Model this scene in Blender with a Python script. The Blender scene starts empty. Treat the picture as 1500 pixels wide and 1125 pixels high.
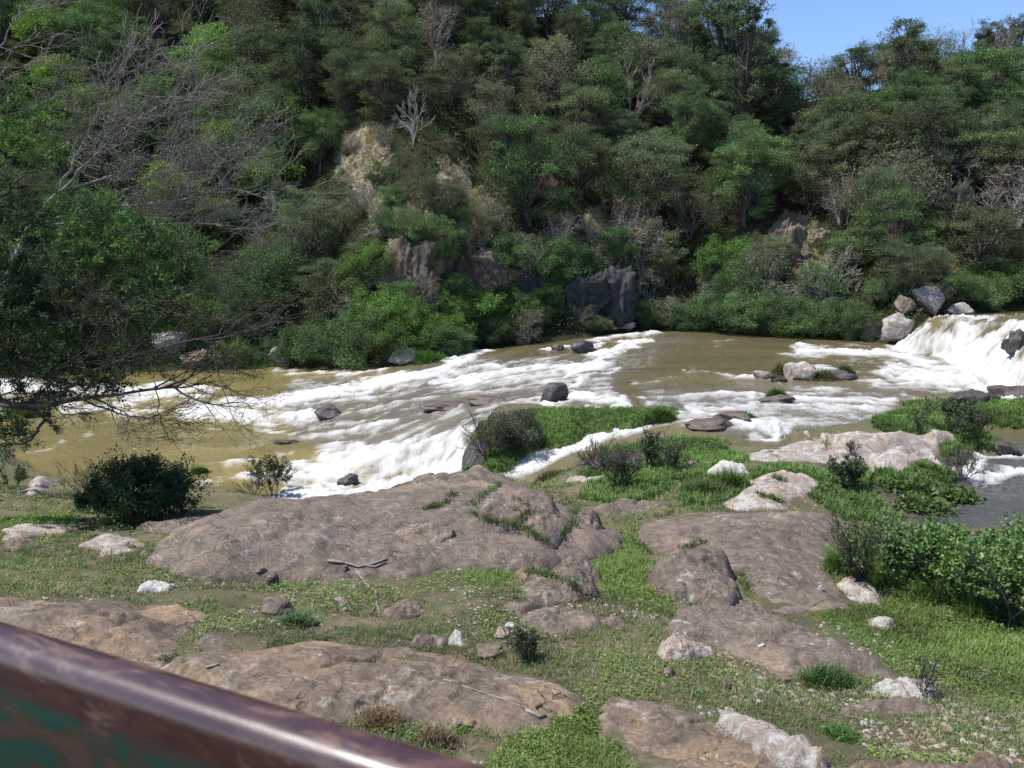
import bpy, math, random
import numpy as np
from mathutils import Vector, Matrix

# ------------------------------------------------------------------ camera, sky, sun, exposure
SC = bpy.context.scene
COL = SC.collection
CAMZ, PITCH, FPX, CX, CY = 8.0, math.radians(8.0), 1155.0, 750.0, 562.5
cam = bpy.data.cameras.new("camera"); camo = bpy.data.objects.new("camera", cam); COL.objects.link(camo)
cam.sensor_width = 36.0; cam.lens = 36.0 * FPX / 1500.0
cam.clip_start = 0.05; cam.clip_end = 3000
camo.location = (0, 0, CAMZ); camo.rotation_euler = (math.pi / 2 - PITCH, 0, 0)
cam.dof.use_dof = True; cam.dof.focus_distance = 22.0; cam.dof.aperture_fstop = 11.0
SC.camera = camo
SUN_EL, SUN_AZ = math.radians(63), math.radians(-100)      # azimuth clockwise from +Y
world = bpy.data.worlds.new("World"); SC.world = world; world.use_nodes = True
wn = world.node_tree.nodes; wl = world.node_tree.links
bg = wn["Background"]; sky = wn.new("ShaderNodeTexSky")
sky.sky_type = 'NISHITA'; sky.sun_disc = False
sky.sun_elevation = SUN_EL; sky.sun_rotation = SUN_AZ % (2 * math.pi)
sky.altitude = 2000; sky.air_density = 0.9; sky.dust_density = 0.0; sky.ozone_density = 3.5
wl.new(sky.outputs[0], bg.inputs[0]); bg.inputs[1].default_value = 0.15
sl = bpy.data.lights.new("sun", 'SUN'); slo = bpy.data.objects.new("sun", sl); COL.objects.link(slo)
sl.energy = 4.4; sl.angle = math.radians(0.5); sl.color = (1.0, 0.95, 0.87)
tosun = Vector((math.sin(SUN_AZ) * math.cos(SUN_EL), math.cos(SUN_AZ) * math.cos(SUN_EL), math.sin(SUN_EL)))
slo.rotation_euler = (-tosun).to_track_quat('-Z', 'Y').to_euler(); slo.location = (0, 0, 60)
SC.view_settings.view_transform = 'Standard'; SC.view_settings.look = 'None'
SC.view_settings.exposure = 0.78; SC.view_settings.gamma = 1.0
SC.cycles.max_bounces = 6; SC.cycles.transparent_max_bounces = 4
SC.cycles.diffuse_bounces = 3; SC.cycles.glossy_bounces = 2; SC.cycles.transmission_bounces = 2
SC.cycles.use_denoising = True

R = np.random.RandomState
PI = math.pi

# ------------------------------------------------------------------ projection helpers
cp, sp = math.cos(PITCH), math.sin(PITCH)
def ray(px, py):
    u = (np.asarray(px, float) - CX) / FPX; v = (CY - np.asarray(py, float)) / FPX
    dy = cp + v * sp; dz = -sp + v * cp
    return u / dy, dz / dy                     # x and z per unit of y
def proj(P):
    P = np.asarray(P, float); z = P[..., 2] - CAMZ
    f = P[..., 1] * cp - z * sp; up = P[..., 1] * sp + z * cp
    return CX + FPX * P[..., 0] / f, CY - FPX * up / f
def PD(px, py, d):
    a, c = ray(px, py); return np.array([a * d, d, CAMZ + c * d])
def PZ(px, py, z):
    a, c = ray(px, py); return PD(px, py, (z - CAMZ) / c)

# ------------------------------------------------------------------ noise
def _h(ix, iy, iz, seed):
    n = (ix.astype(np.int64) * 374761393 + iy.astype(np.int64) * 668265263 + iz.astype(np.int64) * 2147483647 + seed * 974711) & 0xFFFFFFFF
    n = ((n ^ (n >> 13)) * 1274126177) & 0xFFFFFFFF
    n = ((n ^ (n >> 16)) * 2246822519) & 0xFFFFFFFF
    return ((n ^ (n >> 15)) & 0xFFFFFF) / float(0xFFFFFF)
def vn(x, y, z=0.0, seed=0):
    x, y, z = np.broadcast_arrays(np.asarray(x, float), np.asarray(y, float), np.asarray(z, float))
    fx, fy, fz = np.floor(x), np.floor(y), np.floor(z)
    tx, ty, tz = x - fx, y - fy, z - fz
    tx = tx * tx * (3 - 2 * tx); ty = ty * ty * (3 - 2 * ty); tz = tz * tz * (3 - 2 * tz)
    r = 0
    for a in (0, 1):
        for b in (0, 1):
            for c in (0, 1):
                w = (tx if a else 1 - tx) * (ty if b else 1 - ty) * (tz if c else 1 - tz)
                r = r + w * _h(fx + a, fy + b, fz + c, seed)
    return r * 2 - 1
def fbm(x, y, z=0.0, seed=0, o=4, g=0.5):
    s, a, f = 0, 1.0, 1.0
    for i in range(o):
        s = s + a * vn(np.asarray(x) * f, np.asarray(y) * f, np.asarray(z) * f, seed + i * 17); a *= g; f *= 2.03
    return s
def sstep(a, b, x):
    t = np.clip((np.asarray(x, float) - a) / (b - a), 0, 1); return t * t * (3 - 2 * t)

# ------------------------------------------------------------------ mesh helpers
def mesh(name, V, quads=None, tris=None, mat=None, col=None, smooth=True, parent=None, attrs=None):
    V = np.asarray(V, np.float32); me = bpy.data.meshes.new(name)
    q = np.zeros((0, 4), np.int32) if quads is None or len(quads) == 0 else np.asarray(quads, np.int32)
    t = np.zeros((0, 3), np.int32) if tris is None or len(tris) == 0 else np.asarray(tris, np.int32)
    me.vertices.add(len(V)); me.vertices.foreach_set("co", V.ravel())
    me.loops.add(q.size + t.size); me.loops.foreach_set("vertex_index", np.concatenate([q.ravel(), t.ravel()]).astype(np.int32))
    me.polygons.add(len(q) + len(t))
    st = np.concatenate([np.arange(len(q)) * 4, q.size + np.arange(len(t)) * 3]).astype(np.int32)
    me.polygons.foreach_set("loop_start", st)
    me.polygons.foreach_set("use_smooth", np.full(len(q) + len(t), smooth, bool))
    if col is not None:
        c = np.asarray(col, np.float32)
        if c.shape[1] == 3: c = np.concatenate([c, np.ones((len(c), 1), np.float32)], 1)
        a = me.attributes.new("Col", 'FLOAT_COLOR', 'POINT'); a.data.foreach_set("color", c.ravel())
    for k, v in (attrs or {}).items():
        a = me.attributes.new(k, 'FLOAT', 'POINT'); a.data.foreach_set("value", np.asarray(v, np.float32))
    me.update(calc_edges=True)
    o = bpy.data.objects.new(name, me); COL.objects.link(o)
    if mat: me.materials.append(mat)
    if parent: o.parent = parent
    return o
class MB:
    def __init__(s): s.V = []; s.Q = []; s.T = []; s.C = []; s.n = 0
    def add(s, V, Q=None, T=None, C=None):
        V = np.asarray(V, float); s.V.append(V)
        if Q is not None and len(Q): s.Q.append(np.asarray(Q) + s.n)
        if T is not None and len(T): s.T.append(np.asarray(T) + s.n)
        if C is not None: s.C.append(np.broadcast_to(np.asarray(C, float), (len(V), 3)))
        s.n += len(V)
    def build(s, name, mat, parent=None, loc=None, smooth=True):
        V = np.concatenate(s.V) if s.V else np.zeros((0, 3))
        if loc is not None: V = V - np.asarray(loc)
        Q = np.concatenate(s.Q) if s.Q else None; T = np.concatenate(s.T) if s.T else None
        return mesh(name, V, Q, T, mat, np.concatenate(s.C) if s.C else None, smooth, parent)
def tag(o, label=None, cat=None, group=None, kind=None):
    if label: o["label"] = label
    if cat: o["category"] = cat
    if group: o["group"] = group
    if kind: o["kind"] = kind
    return o
def empty(name, loc, label=None, cat=None, group=None):
    o = bpy.data.objects.new(name, None); COL.objects.link(o); o.location = loc; o.empty_display_size = 0.2
    return tag(o, label, cat, group)
def tube(mb, P, r, sides=5, C=None, cap=True):
    P = np.asarray(P, float); n = len(P); r = np.broadcast_to(np.asarray(r, float), (n,))
    T = np.gradient(P, axis=0); T /= np.linalg.norm(T, axis=1, keepdims=True) + 1e-9
    ref = np.array([0, 0, 1.0]) if abs(T[:, 2]).mean() < 0.8 else np.array([1.0, 0, 0])
    A = np.cross(T, ref); A /= np.linalg.norm(A, axis=1, keepdims=True) + 1e-9; B = np.cross(T, A)
    th = np.arange(sides) / sides * 2 * PI
    V = P[:, None] + r[:, None, None] * (np.cos(th)[None, :, None] * A[:, None] + np.sin(th)[None, :, None] * B[:, None])
    i = np.arange(n - 1)[:, None] * sides; j = np.arange(sides)[None]; k = (j + 1) % sides
    Q = np.stack([i + j, i + k, i + sides + k, i + sides + j], -1).reshape(-1, 4)
    Tt = None
    if cap and sides >= 3:
        e = (n - 1) * sides
        Tt = [[e, e + a, e + a + 1] for a in range(1, sides - 1)] + [[0, a + 1, a] for a in range(1, sides - 1)]
    mb.add(V.reshape(-1, 3), Q, Tt, C)
def leaves(mb, P, D, L, W, C, rng, up=0.5, fold=0.15):
    """one diamond shaped leaf at each P, pointing along D"""
    n = len(P); D = D / (np.linalg.norm(D, axis=1, keepdims=True) + 1e-9)
    N = rng.normal(size=(n, 3)); N[:, 2] += up * 2.0
    S = np.cross(D, N); S /= np.linalg.norm(S, axis=1, keepdims=True) + 1e-9
    N = np.cross(S, D)
    L = np.broadcast_to(L, (n,))[:, None]; W = np.broadcast_to(W, (n,))[:, None]
    mid = P + D * L * 0.45 + N * L * fold
    V = np.stack([P, mid + S * W * 0.5, P + D * L, mid - S * W * 0.5], 1)
    Q = np.arange(4 * n).reshape(n, 4)
    mb.add(V.reshape(-1, 3), Q, None, np.repeat(C, 4, 0))
def chaikin(p, k=2):
    for _ in range(k):
        q = np.roll(p, -1, 0); p = np.stack([p * .75 + q * .25, p * .25 + q * .75], 1).reshape(-1, p.shape[1])
    return p
def sdf(x, y, poly):
    """signed distance, positive inside"""
    x = np.asarray(x, float); y = np.asarray(y, float)
    d = np.full(x.shape, 1e18); ins = np.zeros(x.shape, bool)
    q = np.roll(poly, -1, 0)
    for (ax, ay), (bx, by) in zip(poly, q):
        ex, ey = bx - ax, by - ay; wx, wy = x - ax, y - ay
        t = np.clip((wx * ex + wy * ey) / (ex * ex + ey * ey + 1e-12), 0, 1)
        d = np.minimum(d, (wx - ex * t) ** 2 + (wy - ey * t) ** 2)
        c = (ay > y) != (by > y)
        ins ^= c & (x < (bx - ax) * (y - ay) / (by - ay + 1e-12) + ax)
    return np.where(ins, 1, -1) * np.sqrt(d)
def dist_line(u, v, pts, asp=1.0):
    """distance to a polyline, v stretched by asp"""
    d = np.full(np.shape(u), 1e18)
    for (a, b), (c, e) in zip(pts[:-1], pts[1:]):
        ex, ey = c - a, (e - b) * asp; wx, wy = u - a, (v - b) * asp
        t = np.clip((wx * ex + wy * ey) / (ex * ex + ey * ey + 1e-12), 0, 1)
        d = np.minimum(d, (wx - ex * t) ** 2 + (wy - ey * t) ** 2)
    return np.sqrt(d)

# ------------------------------------------------------------------ materials
def nmat(name):
    m = bpy.data.materials.new(name); m.use_nodes = True
    nt = m.node_tree; return m, nt, nt.nodes, nt.links, nt.nodes["Principled BSDF"]
def noise(N, L, vec, scale, detail=6, rough=0.6, dist=0.0):
    n = N.new("ShaderNodeTexNoise"); n.inputs["Scale"].default_value = scale; n.inputs["Detail"].default_value = detail
    n.inputs["Roughness"].default_value = rough; n.inputs["Distortion"].default_value = dist
    if vec is not None: L.new(vec, n.inputs["Vector"])
    return n.outputs["Fac"]
def ramp(N, L, fac, stops):
    r = N.new("ShaderNodeValToRGB"); e = r.color_ramp.elements
    while len(e) < len(stops): e.new(0.5)
    for k, (p, c) in zip(e, stops): k.position = p; k.color = (c, c, c, 1) if not hasattr(c, '__len__') else (*c, 1)
    L.new(fac, r.inputs[0]); return r.outputs["Color"]
def mix(N, L, fac, a, b, mode='MIX'):
    m = N.new("ShaderNodeMix"); m.data_type = 'RGBA'; m.blend_type = mode
    for s, v in ((0, fac), (6, a), (7, b)):
        if isinstance(v, (int, float)): m.inputs[s].default_value = v
        elif isinstance(v, tuple): m.inputs[s].default_value = (*v, 1)
        else: L.new(v, m.inputs[s])
    return m.outputs[2]
def mathn(N, L, op, a, b=0.0):
    m = N.new("ShaderNodeMath"); m.operation = op
    for i, v in enumerate((a, b)):
        if isinstance(v, (int, float)): m.inputs[i].default_value = v
        else: L.new(v, m.inputs[i])
    return m.outputs[0]
def bump(N, L, h, strength, dist, prev=None):
    b = N.new("ShaderNodeBump"); b.inputs["Strength"].default_value = strength; b.inputs["Distance"].default_value = dist
    L.new(h, b.inputs["Height"])
    if prev is not None: L.new(prev, b.inputs["Normal"])
    return b.outputs["Normal"]
def rock_mat(name, dark, mid, tan, lichen, tan_amt=0.5, lich_amt=0.5, sc=1.0, bumpd=0.03, rough=0.85, moss=None, stretch=(1, 1, 1)):
    m, nt, N, L, b = nmat(name)
    tc = N.new("ShaderNodeNewGeometry").outputs["Position"]
    mp = N.new("ShaderNodeMapping"); mp.inputs["Scale"].default_value = stretch; mp.inputs["Rotation"].default_value = (0, 0, 0.5); L.new(tc, mp.inputs[0]); v = mp.outputs[0]
    n1 = noise(N, L, v, 0.9 * sc, 8, 0.62, 0.6); n2 = noise(N, L, v, 4.5 * sc, 8, 0.7, 0.4); n3 = noise(N, L, v, 28 * sc, 5, 0.7)
    n4 = noise(N, L, v, 2.0 * sc, 9, 0.72, 1.2)
    ms = N.new("ShaderNodeMapping"); ms.inputs["Scale"].default_value = (1, 3.2, 1); ms.inputs["Rotation"].default_value = (0, 0, .35); L.new(v, ms.inputs[0])
    n5 = noise(N, L, ms.outputs[0], 6.5 * sc, 8, .78, .5); n6 = noise(N, L, v, 13 * sc, 6, .8)
    c = mix(N, L, ramp(N, L, n2, [(.36, 0.0), (.62, 1.0)]), dark, mid)
    c = mix(N, L, ramp(N, L, n5, [(.50, 0.0), (.68, .75)]), c, tuple(min(1, x * 1.55) for x in mid))
    c = mix(N, L, ramp(N, L, n5, [(.30, .7), (.44, 0.0)]), c, tuple(x * .62 for x in dark))
    c = mix(N, L, ramp(N, L, n1, [(.66 - .3 * tan_amt, 0.0), (.84 - .3 * tan_amt, 0.85)]), c, tan)
    c = mix(N, L, ramp(N, L, n4, [(.68 - .22 * lich_amt, 0.0), (.76 - .22 * lich_amt, 0.75)]), c, lichen)
    vo = N.new("ShaderNodeTexVoronoi"); vo.inputs["Scale"].default_value = 5.5 * sc; L.new(v, vo.inputs["Vector"]); vo.inputs["Randomness"].default_value = 1
    sp_ = mathn(N, L, 'LESS_THAN', vo.outputs["Distance"], 0.13)
    sp_ = mathn(N, L, 'MULTIPLY', sp_, mathn(N, L, 'GREATER_THAN', noise(N, L, v, 1.7 * sc, 3), 0.56))
    c = mix(N, L, mathn(N, L, 'MULTIPLY', sp_, 0.75 * lich_amt + .15), c, (0.42, 0.41, 0.38))
    c = mix(N, L, ramp(N, L, n6, [(.57, 0.0), (.66, .55)]), c, lichen)
    c = mix(N, L, ramp(N, L, n3, [(.3, 0.6), (.6, 0.0)]), c, tuple(x * 0.45 for x in dark))
    if moss:
        c = mix(N, L, ramp(N, L, noise(N, L, v, 1.1, 6, .7, .5), [(.54, 0.0), (.6, 0.9)]), c, moss)
    # fine cracks
    vc = N.new("ShaderNodeTexVoronoi"); vc.feature = 'DISTANCE_TO_EDGE'; vc.inputs["Scale"].default_value = 0.7 * sc
    wv = N.new("ShaderNodeVectorMath"); wv.operation = 'ADD'; L.new(v, wv.inputs[0])
    nn = N.new("ShaderNodeTexNoise"); nn.inputs["Scale"].default_value = 2.2 * sc; nn.inputs["Detail"].default_value = 6; L.new(v, nn.inputs["Vector"]); L.new(nn.outputs["Color"], wv.inputs[1])
    L.new(wv.outputs[0], vc.inputs["Vector"])
    crack = ramp(N, L, vc.outputs["Distance"], [(0.0, 1.0), (.006, 0.0)])
    crack = mix(N, L, ramp(N, L, n1, [(.45, 0.0), (.55, 1.0)]), (0, 0, 0), crack)
    c = mix(N, L, mathn(N, L, 'MULTIPLY', crack, 0.5), c, tuple(x * 0.25 for x in dark))
    L.new(c, b.inputs["Base Color"]); b.inputs["Roughness"].default_value = rough; b.inputs["Specular IOR Level"].default_value = 0.3
    nb = bump(N, L, n2, 0.9, bumpd * 1.6); nb = bump(N, L, n3, 0.8, bumpd * 0.45, nb)
    nb = bump(N, L, mathn(N, L, 'SUBTRACT', 1.0, crack), 1.0, bumpd * 0.7, nb)
    L.new(nb, b.inputs["Normal"])
    return m
M = {}
M['rock'] = rock_mat("purple_brown_granite", (.078, .060, .049), (.178, .140, .114), (.31, .225, .16), (.35, .32, .29), .46, .48)
M['rock_tan'] = rock_mat("tan_stained_granite", (.078, .058, .045), (.182, .138, .104), (.33, .225, .14), (.35, .32, .28), .68, .5)
M['rock_pale'] = rock_mat("pale_grey_granite", (.18, .15, .13), (.30, .26, .23), (.38, .25, .17), (.46, .45, .42), .62, .85)
M['rock_white'] = rock_mat("white_quartz_rock", (.34, .33, .31), (.48, .47, .44), (.40, .33, .26), (.58, .57, .54), .2, .8, 1.5)
M['rock_wet'] = rock_mat("dark_wet_rock", (.035, .032, .032), (.085, .075, .07), (.12, .085, .06), (.16, .15, .14), .3, .25, 1, .03, .45)
M['rock_brown'] = rock_mat('brown_wet_rock', (.075, .058, .048), (.14, .108, .085), (.17, .12, .08), (.22, .20, .18), .4, .2, 1, .03, .5)
M['cliff'] = rock_mat("dark_cliff_rock", (.032, .026, .024), (.10, .08, .068), (.24, .18, .125), (.22, .19, .155), .62, .45, .6, .08, .9, None, (1, 1, .3))
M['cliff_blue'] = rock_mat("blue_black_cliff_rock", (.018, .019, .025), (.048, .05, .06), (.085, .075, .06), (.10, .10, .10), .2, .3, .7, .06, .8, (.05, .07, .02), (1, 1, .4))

def leaf_mat(name, trans=0.3, rough=0.65, gloss=0.04, var=0.35, hue=0.03):
    m, nt, N, L, b = nmat(name); N.remove(b); out = N["Material Output"]
    at = N.new("ShaderNodeAttribute"); at.attribute_name = "Col"
    oi = N.new("ShaderNodeObjectInfo")
    hs = N.new("ShaderNodeHueSaturation"); L.new(at.outputs["Color"], hs.inputs["Color"])
    mr = N.new("ShaderNodeMapRange"); L.new(oi.outputs["Random"], mr.inputs[0]); mr.inputs[3].default_value = 1 - var; mr.inputs[4].default_value = 1 + var; L.new(mr.outputs[0], hs.inputs["Value"])
    m2 = N.new("ShaderNodeMath"); m2.operation = 'MULTIPLY'; L.new(oi.outputs["Random"], m2.inputs[0]); m2.inputs[1].default_value = 7.31
    m3 = N.new("ShaderNodeMath"); m3.operation = 'FRACT'; L.new(m2.outputs[0], m3.inputs[0])
    mh = N.new("ShaderNodeMapRange"); L.new(m3.outputs[0], mh.inputs[0]); mh.inputs[3].default_value = .5 - hue; mh.inputs[4].default_value = .5 + hue; L.new(mh.outputs[0], hs.inputs["Hue"])
    d = N.new("ShaderNodeBsdfDiffuse"); t = N.new("ShaderNodeBsdfTranslucent"); g = N.new("ShaderNodeBsdfGlossy")
    g.inputs["Roughness"].default_value = rough; g.inputs["Color"].default_value = (.8, .85, .8, 1)
    L.new(hs.outputs[0], d.inputs[0])
    tm = mix(N, L, 1.0, hs.outputs[0], (1.25, 1.35, .55), 'MULTIPLY'); L.new(tm, t.inputs[0])
    a = N.new("ShaderNodeMixShader"); a.inputs[0].default_value = trans; L.new(d.outputs[0], a.inputs[1]); L.new(t.outputs[0], a.inputs[2])
    a2 = N.new("ShaderNodeMixShader"); a2.inputs[0].default_value = gloss * .5; L.new(a.outputs[0], a2.inputs[1]); L.new(g.outputs[0], a2.inputs[2])
    L.new(a2.outputs[0], out.inputs[0]); return m
M['leaf'] = leaf_mat("tree_leaves", .2, .65, .04, .26, .014); M['grass'] = leaf_mat("grass_blades", .3, .6, .06, 0, 0)
M['broad'] = leaf_mat("broad_leaves", .28, .55, .05, 0.12, 0.01)
DEADN = 1
def bark_mat(name, a, b_, sc=6):
    m, nt, N, L, b = nmat(name); tc = N.new("ShaderNodeTexCoord").outputs["Object"]
    n = noise(N, L, tc, sc, 6, .7); L.new(mix(N, L, ramp(N, L, n, [(.35, 0.0), (.65, 1.0)]), a, b_), b.inputs["Base Color"])
    b.inputs["Roughness"].default_value = .9; L.new(bump(N, L, n, .6, .01), b.inputs["Normal"]); return m
M['bark'] = bark_mat("dark_bark", (.035, .028, .024), (.11, .09, .075))
M['dead'] = bark_mat("grey_dead_wood", (.16, .14, .125), (.34, .31, .28))
M['dead_dark'] = bark_mat('dull_grey_wood', (.09, .078, .07), (.22, .20, .18)); M['twig'] = bark_mat("dark_twigs", (.03, .024, .02), (.075, .06, .05))
M['stick'] = bark_mat("weathered_stick", (.10, .085, .075), (.30, .27, .24), 20)

# ------------------------------------------------------------------ water level and ground level
def rbf_fit(P, Z, c, lam=1e-3):
    P = np.asarray(P, float); Z = np.asarray(Z, float)
    K = np.sqrt(((P[:, None] - P[None]) ** 2).sum(-1) + c * c); n = len(P)
    A = np.zeros((n + 3, n + 3)); A[:n, :n] = K - lam * np.eye(n); A[:n, n] = 1; A[n, :n] = 1
    A[:n, n + 1:] = P * 1e-3; A[n + 1:, :n] = (P * 1e-3).T; A[n + 1:, n + 1:] = 1e-6 * np.eye(2)
    w = np.linalg.solve(A, np.concatenate([Z, [0, 0, 0]])); return P, w, c
def rbf(F, x, y):
    P, w, c = F; x = np.asarray(x, float); y = np.asarray(y, float); s = np.full(x.shape, w[len(P)])
    s = s + (w[len(P) + 1] * x + w[len(P) + 2] * y) * 1e-3
    for (a, b), k in zip(P, w): s = s + k * np.sqrt((x - a) ** 2 + (y - b) ** 2 + c * c)
    return s
wc = [(960,490,3),(1100,495,3),(1250,502,3),(1320,515,3),(1000,535,3),(1150,550,3),(1300,560,3),(1420,580,3),(1550,620,3),(1000,570,2.95),
      (1100,600,2.9),(1200,610,2.9),(1000,610,2.8),(1100,632,2.8),(1170,640,2.72),(1320,600,2.9),(1440,630,2.85),(890,545,2.9),(900,590,2.75),
      (800,515,2.35),(690,520,2.0),(600,540,1.3),(500,550,.7),(420,545,.3),(330,590,.1),(240,570,0),(860,560,2.7),(750,570,2.3),(650,590,1.8),
      (560,600,1.2),(480,610,.6),(400,630,.08),(800,600,2.6),(725,622,2.45),(660,650,1.6),(600,680,.6),(545,712,.1),(450,690,0),(692,655,1.9),
      (640,690,.55),(200,650,0),(60,690,0),(0,600,0),(100,620,0),(300,660,0),(-150,600,0),(-100,680,0),(380,700,0),(0,560,0),(120,555,0),
      (980,628,2.75),(900,640,2.4),(830,655,2.1),(790,672,1.8),(768,692,1.55),(1450,760,2.5),(1300,720,2.5),(1400,690,2.55),(1470,700,2.58),
      (1490,655,2.8),(1280,740,2.5),(1520,800,2.5),(1360,760,2.5),(1560,720,2.55)]
wp = [PZ(a, b, c) for a, b, c in wc]
WF = rbf_fit([p[:2] for p in wp], [p[2] for p in wp], 0.8)
FA, FB = np.array([27.2, 57.0]), np.array([21.6, 34.0])      # foot line of the waterfall
def fallparam(x, y):
    d = FB - FA; l = np.linalg.norm(d); e = d / l; n = np.array([-e[1], e[0]])   # n points up the river
    if n[0] < 0: n = -n
    wob = 1.0 * vn(np.asarray(y) * 0.35, np.asarray(y) * 0 + 3.1, seed=5)
    return (x - FA[0]) * n[0] + (y - FA[1]) * n[1] + wob, np.clip(((x - FA[0]) * e[0] + (y - FA[1]) * e[1]) / l, -.3, 1.3)
def wz(x, y):
    x = np.asarray(x, float); y = np.asarray(y, float)
    b = np.clip(rbf(WF, x, y), -0.02, 3.05)
    s, t = fallparam(x, y)
    hgt = 1.75 + 1.5 * np.clip(t, 0, 1.2)
    q = np.clip(s / 2.9, 0, 1); f = np.sin(q * PI / 2) ** 1.1
    return b + np.where(s > 0, hgt * f + np.clip(s - 3, 0, 40) * 0.035, 0)
DS = np.geomspace(2.5, 190, 2600)
def march(px, py, h, off=0.0):
    """first point where the view ray meets the height function"""
    a, c = ray(px, py); x = a * DS; z = CAMZ + c * DS - off; g = h(x, DS)
    k = np.nonzero(z < g)[0]
    if len(k) == 0: return None
    k = k[0]
    if k == 0: d = DS[0]
    else:
        f0 = z[k - 1] - g[k - 1]; f1 = z[k] - g[k]; d = DS[k - 1] + (DS[k] - DS[k - 1]) * f0 / (f0 - f1 + 1e-12)
    return np.array([a * d, d, CAMZ + c * d])
def onW(px, py): return march(px, py, wz)

far_px = [(-400,560),(-150,556),(0,553),(120,548),(250,541),(330,537),(400,533),(480,536),(560,538),(620,533),(660,524),(700,509),(760,505),(830,498),(880,491),(925,486),(960,484),(1000,484),(1060,487),(1100,491),(1200,495),(1260,499),(1300,501),(1328,500),(1345,472),(1390,463),(1450,456),(1520,452),(1700,448),(1900,448)]
fw = []
for a, b in far_px:
    p = onW(a, b)
    if p is None: p = PD(a, b, 70)
    fw.append(p)
fw = np.array(fw)
FS = fw[:, 0] / fw[:, 1]; FY = np.convolve(np.pad(np.clip(fw[:, 1], 50, 74), 1, 'edge'), [.25, .5, .25], 'valid')
FZ = wz(fw[:, 0], fw[:, 1])
o_ = np.argsort(FS); FS, FY, FZ = FS[o_], FY[o_], FZ[o_]
def yshore(s): return np.interp(s, FS, FY)
HT = np.array([0, 2, 5, 14, 48, 80, 140.])
HK = [(-400, [.3,1.6,4.5,13,42,64,95]), (350, [.3,1.6,4.5,13,42,64,95]), (480, [.3,1.5,6,16,44,66,95]), (620, [.3,1.5,8,17,43,60,80]), (800, [.3,1.5,8.5,17,40,42,38]),
      (930, [.3,1.5,8,16,38,39,33]), (1010, [.3,1.4,6.5,15,35.5,36,30]), (1110, [.3,1.3,5,12,31,31,27]), (1165, [.3,1.3,4,10,26,27,24]), (1300, [.3,1.2,3.4,9,29.5,29.5,25]), (2000, [.3,1.2,3.0,9,30,30,25])]
HS = np.array([(k - CX) / FPX for k, _ in HK]); HV = np.array([v for _, v in HK])
def hz(x, y):
    x = np.asarray(x, float); y = np.asarray(y, float); s = x / np.maximum(y, 1)
    t = y - yshore(s)
    prof = np.stack([np.interp(s, HS, HV[:, j]) for j in range(len(HT))], 0)
    z = prof[0]
    for j in range(len(HT) - 1):
        u = np.clip((t - HT[j]) / (HT[j + 1] - HT[j]), 0, 1); z = z + u * (prof[j + 1] - prof[j])
    z = z + np.interp(s, FS, FZ) + np.where(t < 0, t * 0.5, 0)
    return z + fbm(x * .12, y * .12, seed=3, o=4) * 1.3 * sstep(2, 16, t) + fbm(x * .6, y * .6, seed=4, o=3) * .35 * sstep(0.5, 3, t)
gc = [(750,1125,4.3),(200,1125,4.4),(1400,1125,4.2),(750,1000,4.05),(300,1000,4.2),(0,950,4.2),(1200,1000,3.95),(1480,1000,3.7),(750,900,3.8),(400,900,3.9),
      (100,880,3.95),(1050,900,3.75),(1300,900,3.4),(1480,900,3.3),(600,850,3.6),(300,850,3.6),(50,830,3.5),(900,850,3.6),(1150,850,3.55),(1300,840,3.1),
      (1480,840,2.9),(450,780,3.3),(150,790,3.0),(20,780,2.8),(700,760,3.3),(900,780,3.35),(1100,780,3.3),(1250,780,2.85),(1350,790,2.72),(700,720,2.9),
      (850,730,2.8),(1000,730,3.1),(1150,720,3.1),(1230,720,2.8),(100,750,1.8),(0,740,1.6),(200,750,2.0),(300,745,2.0),(0,700,.6),(100,715,.4),(250,715,.5),
      (350,722,.4),(500,740,2.7),(350,748,2.3),(600,720,2.8),(1000,690,2.95),(900,700,2.7),(830,705,2.3),(1100,690,3.0),(1200,690,2.85),(950,652,2.8),(1050,655,2.88),(-150,760,2.2),(-200,850,3.7)]
gp = [PZ(a, b, c) for a, b, c in gc]
gp += [np.array(v) for v in [(-6,25,.1),(-3.5,25.5,.1),(-1,25,.5),(0.4,24.3,1.3),(-12,2,4.7),(0,2,4.7),(12,2,4.6),(-9,4,4.6),(9,4,4.4),(14,12,3.2),(-14,12,3.6),(-20,24,2.0),(-26,34,1.0),
       (-20,45,-1),(0,45,1),(20,45,2),(0,34,1.2),(10,34,2),(-10,34,-.8),(0,60,1),(30,60,3),(-30,60,-1)]]
GF = rbf_fit([p[:2] for p in gp], [p[2] for p in gp], 0.7, 5e-3)
near_px = [(-420,640),(-150,655),(0,672),(40,690),(75,700),(140,706),(200,712),(270,716),(300,722),(345,728)]
npoly = [onW(a, b)[:2] for a, b in near_px]
npoly += [np.array(v) for v in [(-6.5,25.4),(-3.5,25.9),(-1.6,25.6),(-.4,24.9),(.1,24.3)]]
npoly += [onW(a, b)[:2] for a, b in [(775,703),(800,697),(835,690),(850,672),(890,655),(935,644),(985,640),(1030,645),(1060,655),(1090,668),(1120,660),(1160,648),(1200,655),(1230,672),(1262,690),(1275,712),(1272,735),(1285,752),(1300,772)]]
npoly += [np.array(v) for v in [(9.2,16.3),(11,16),(14,15.2),(24,15),(60,18),(75,80),(-75,85),(-70,40)]]
WPOLY = np.array(npoly)
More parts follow.
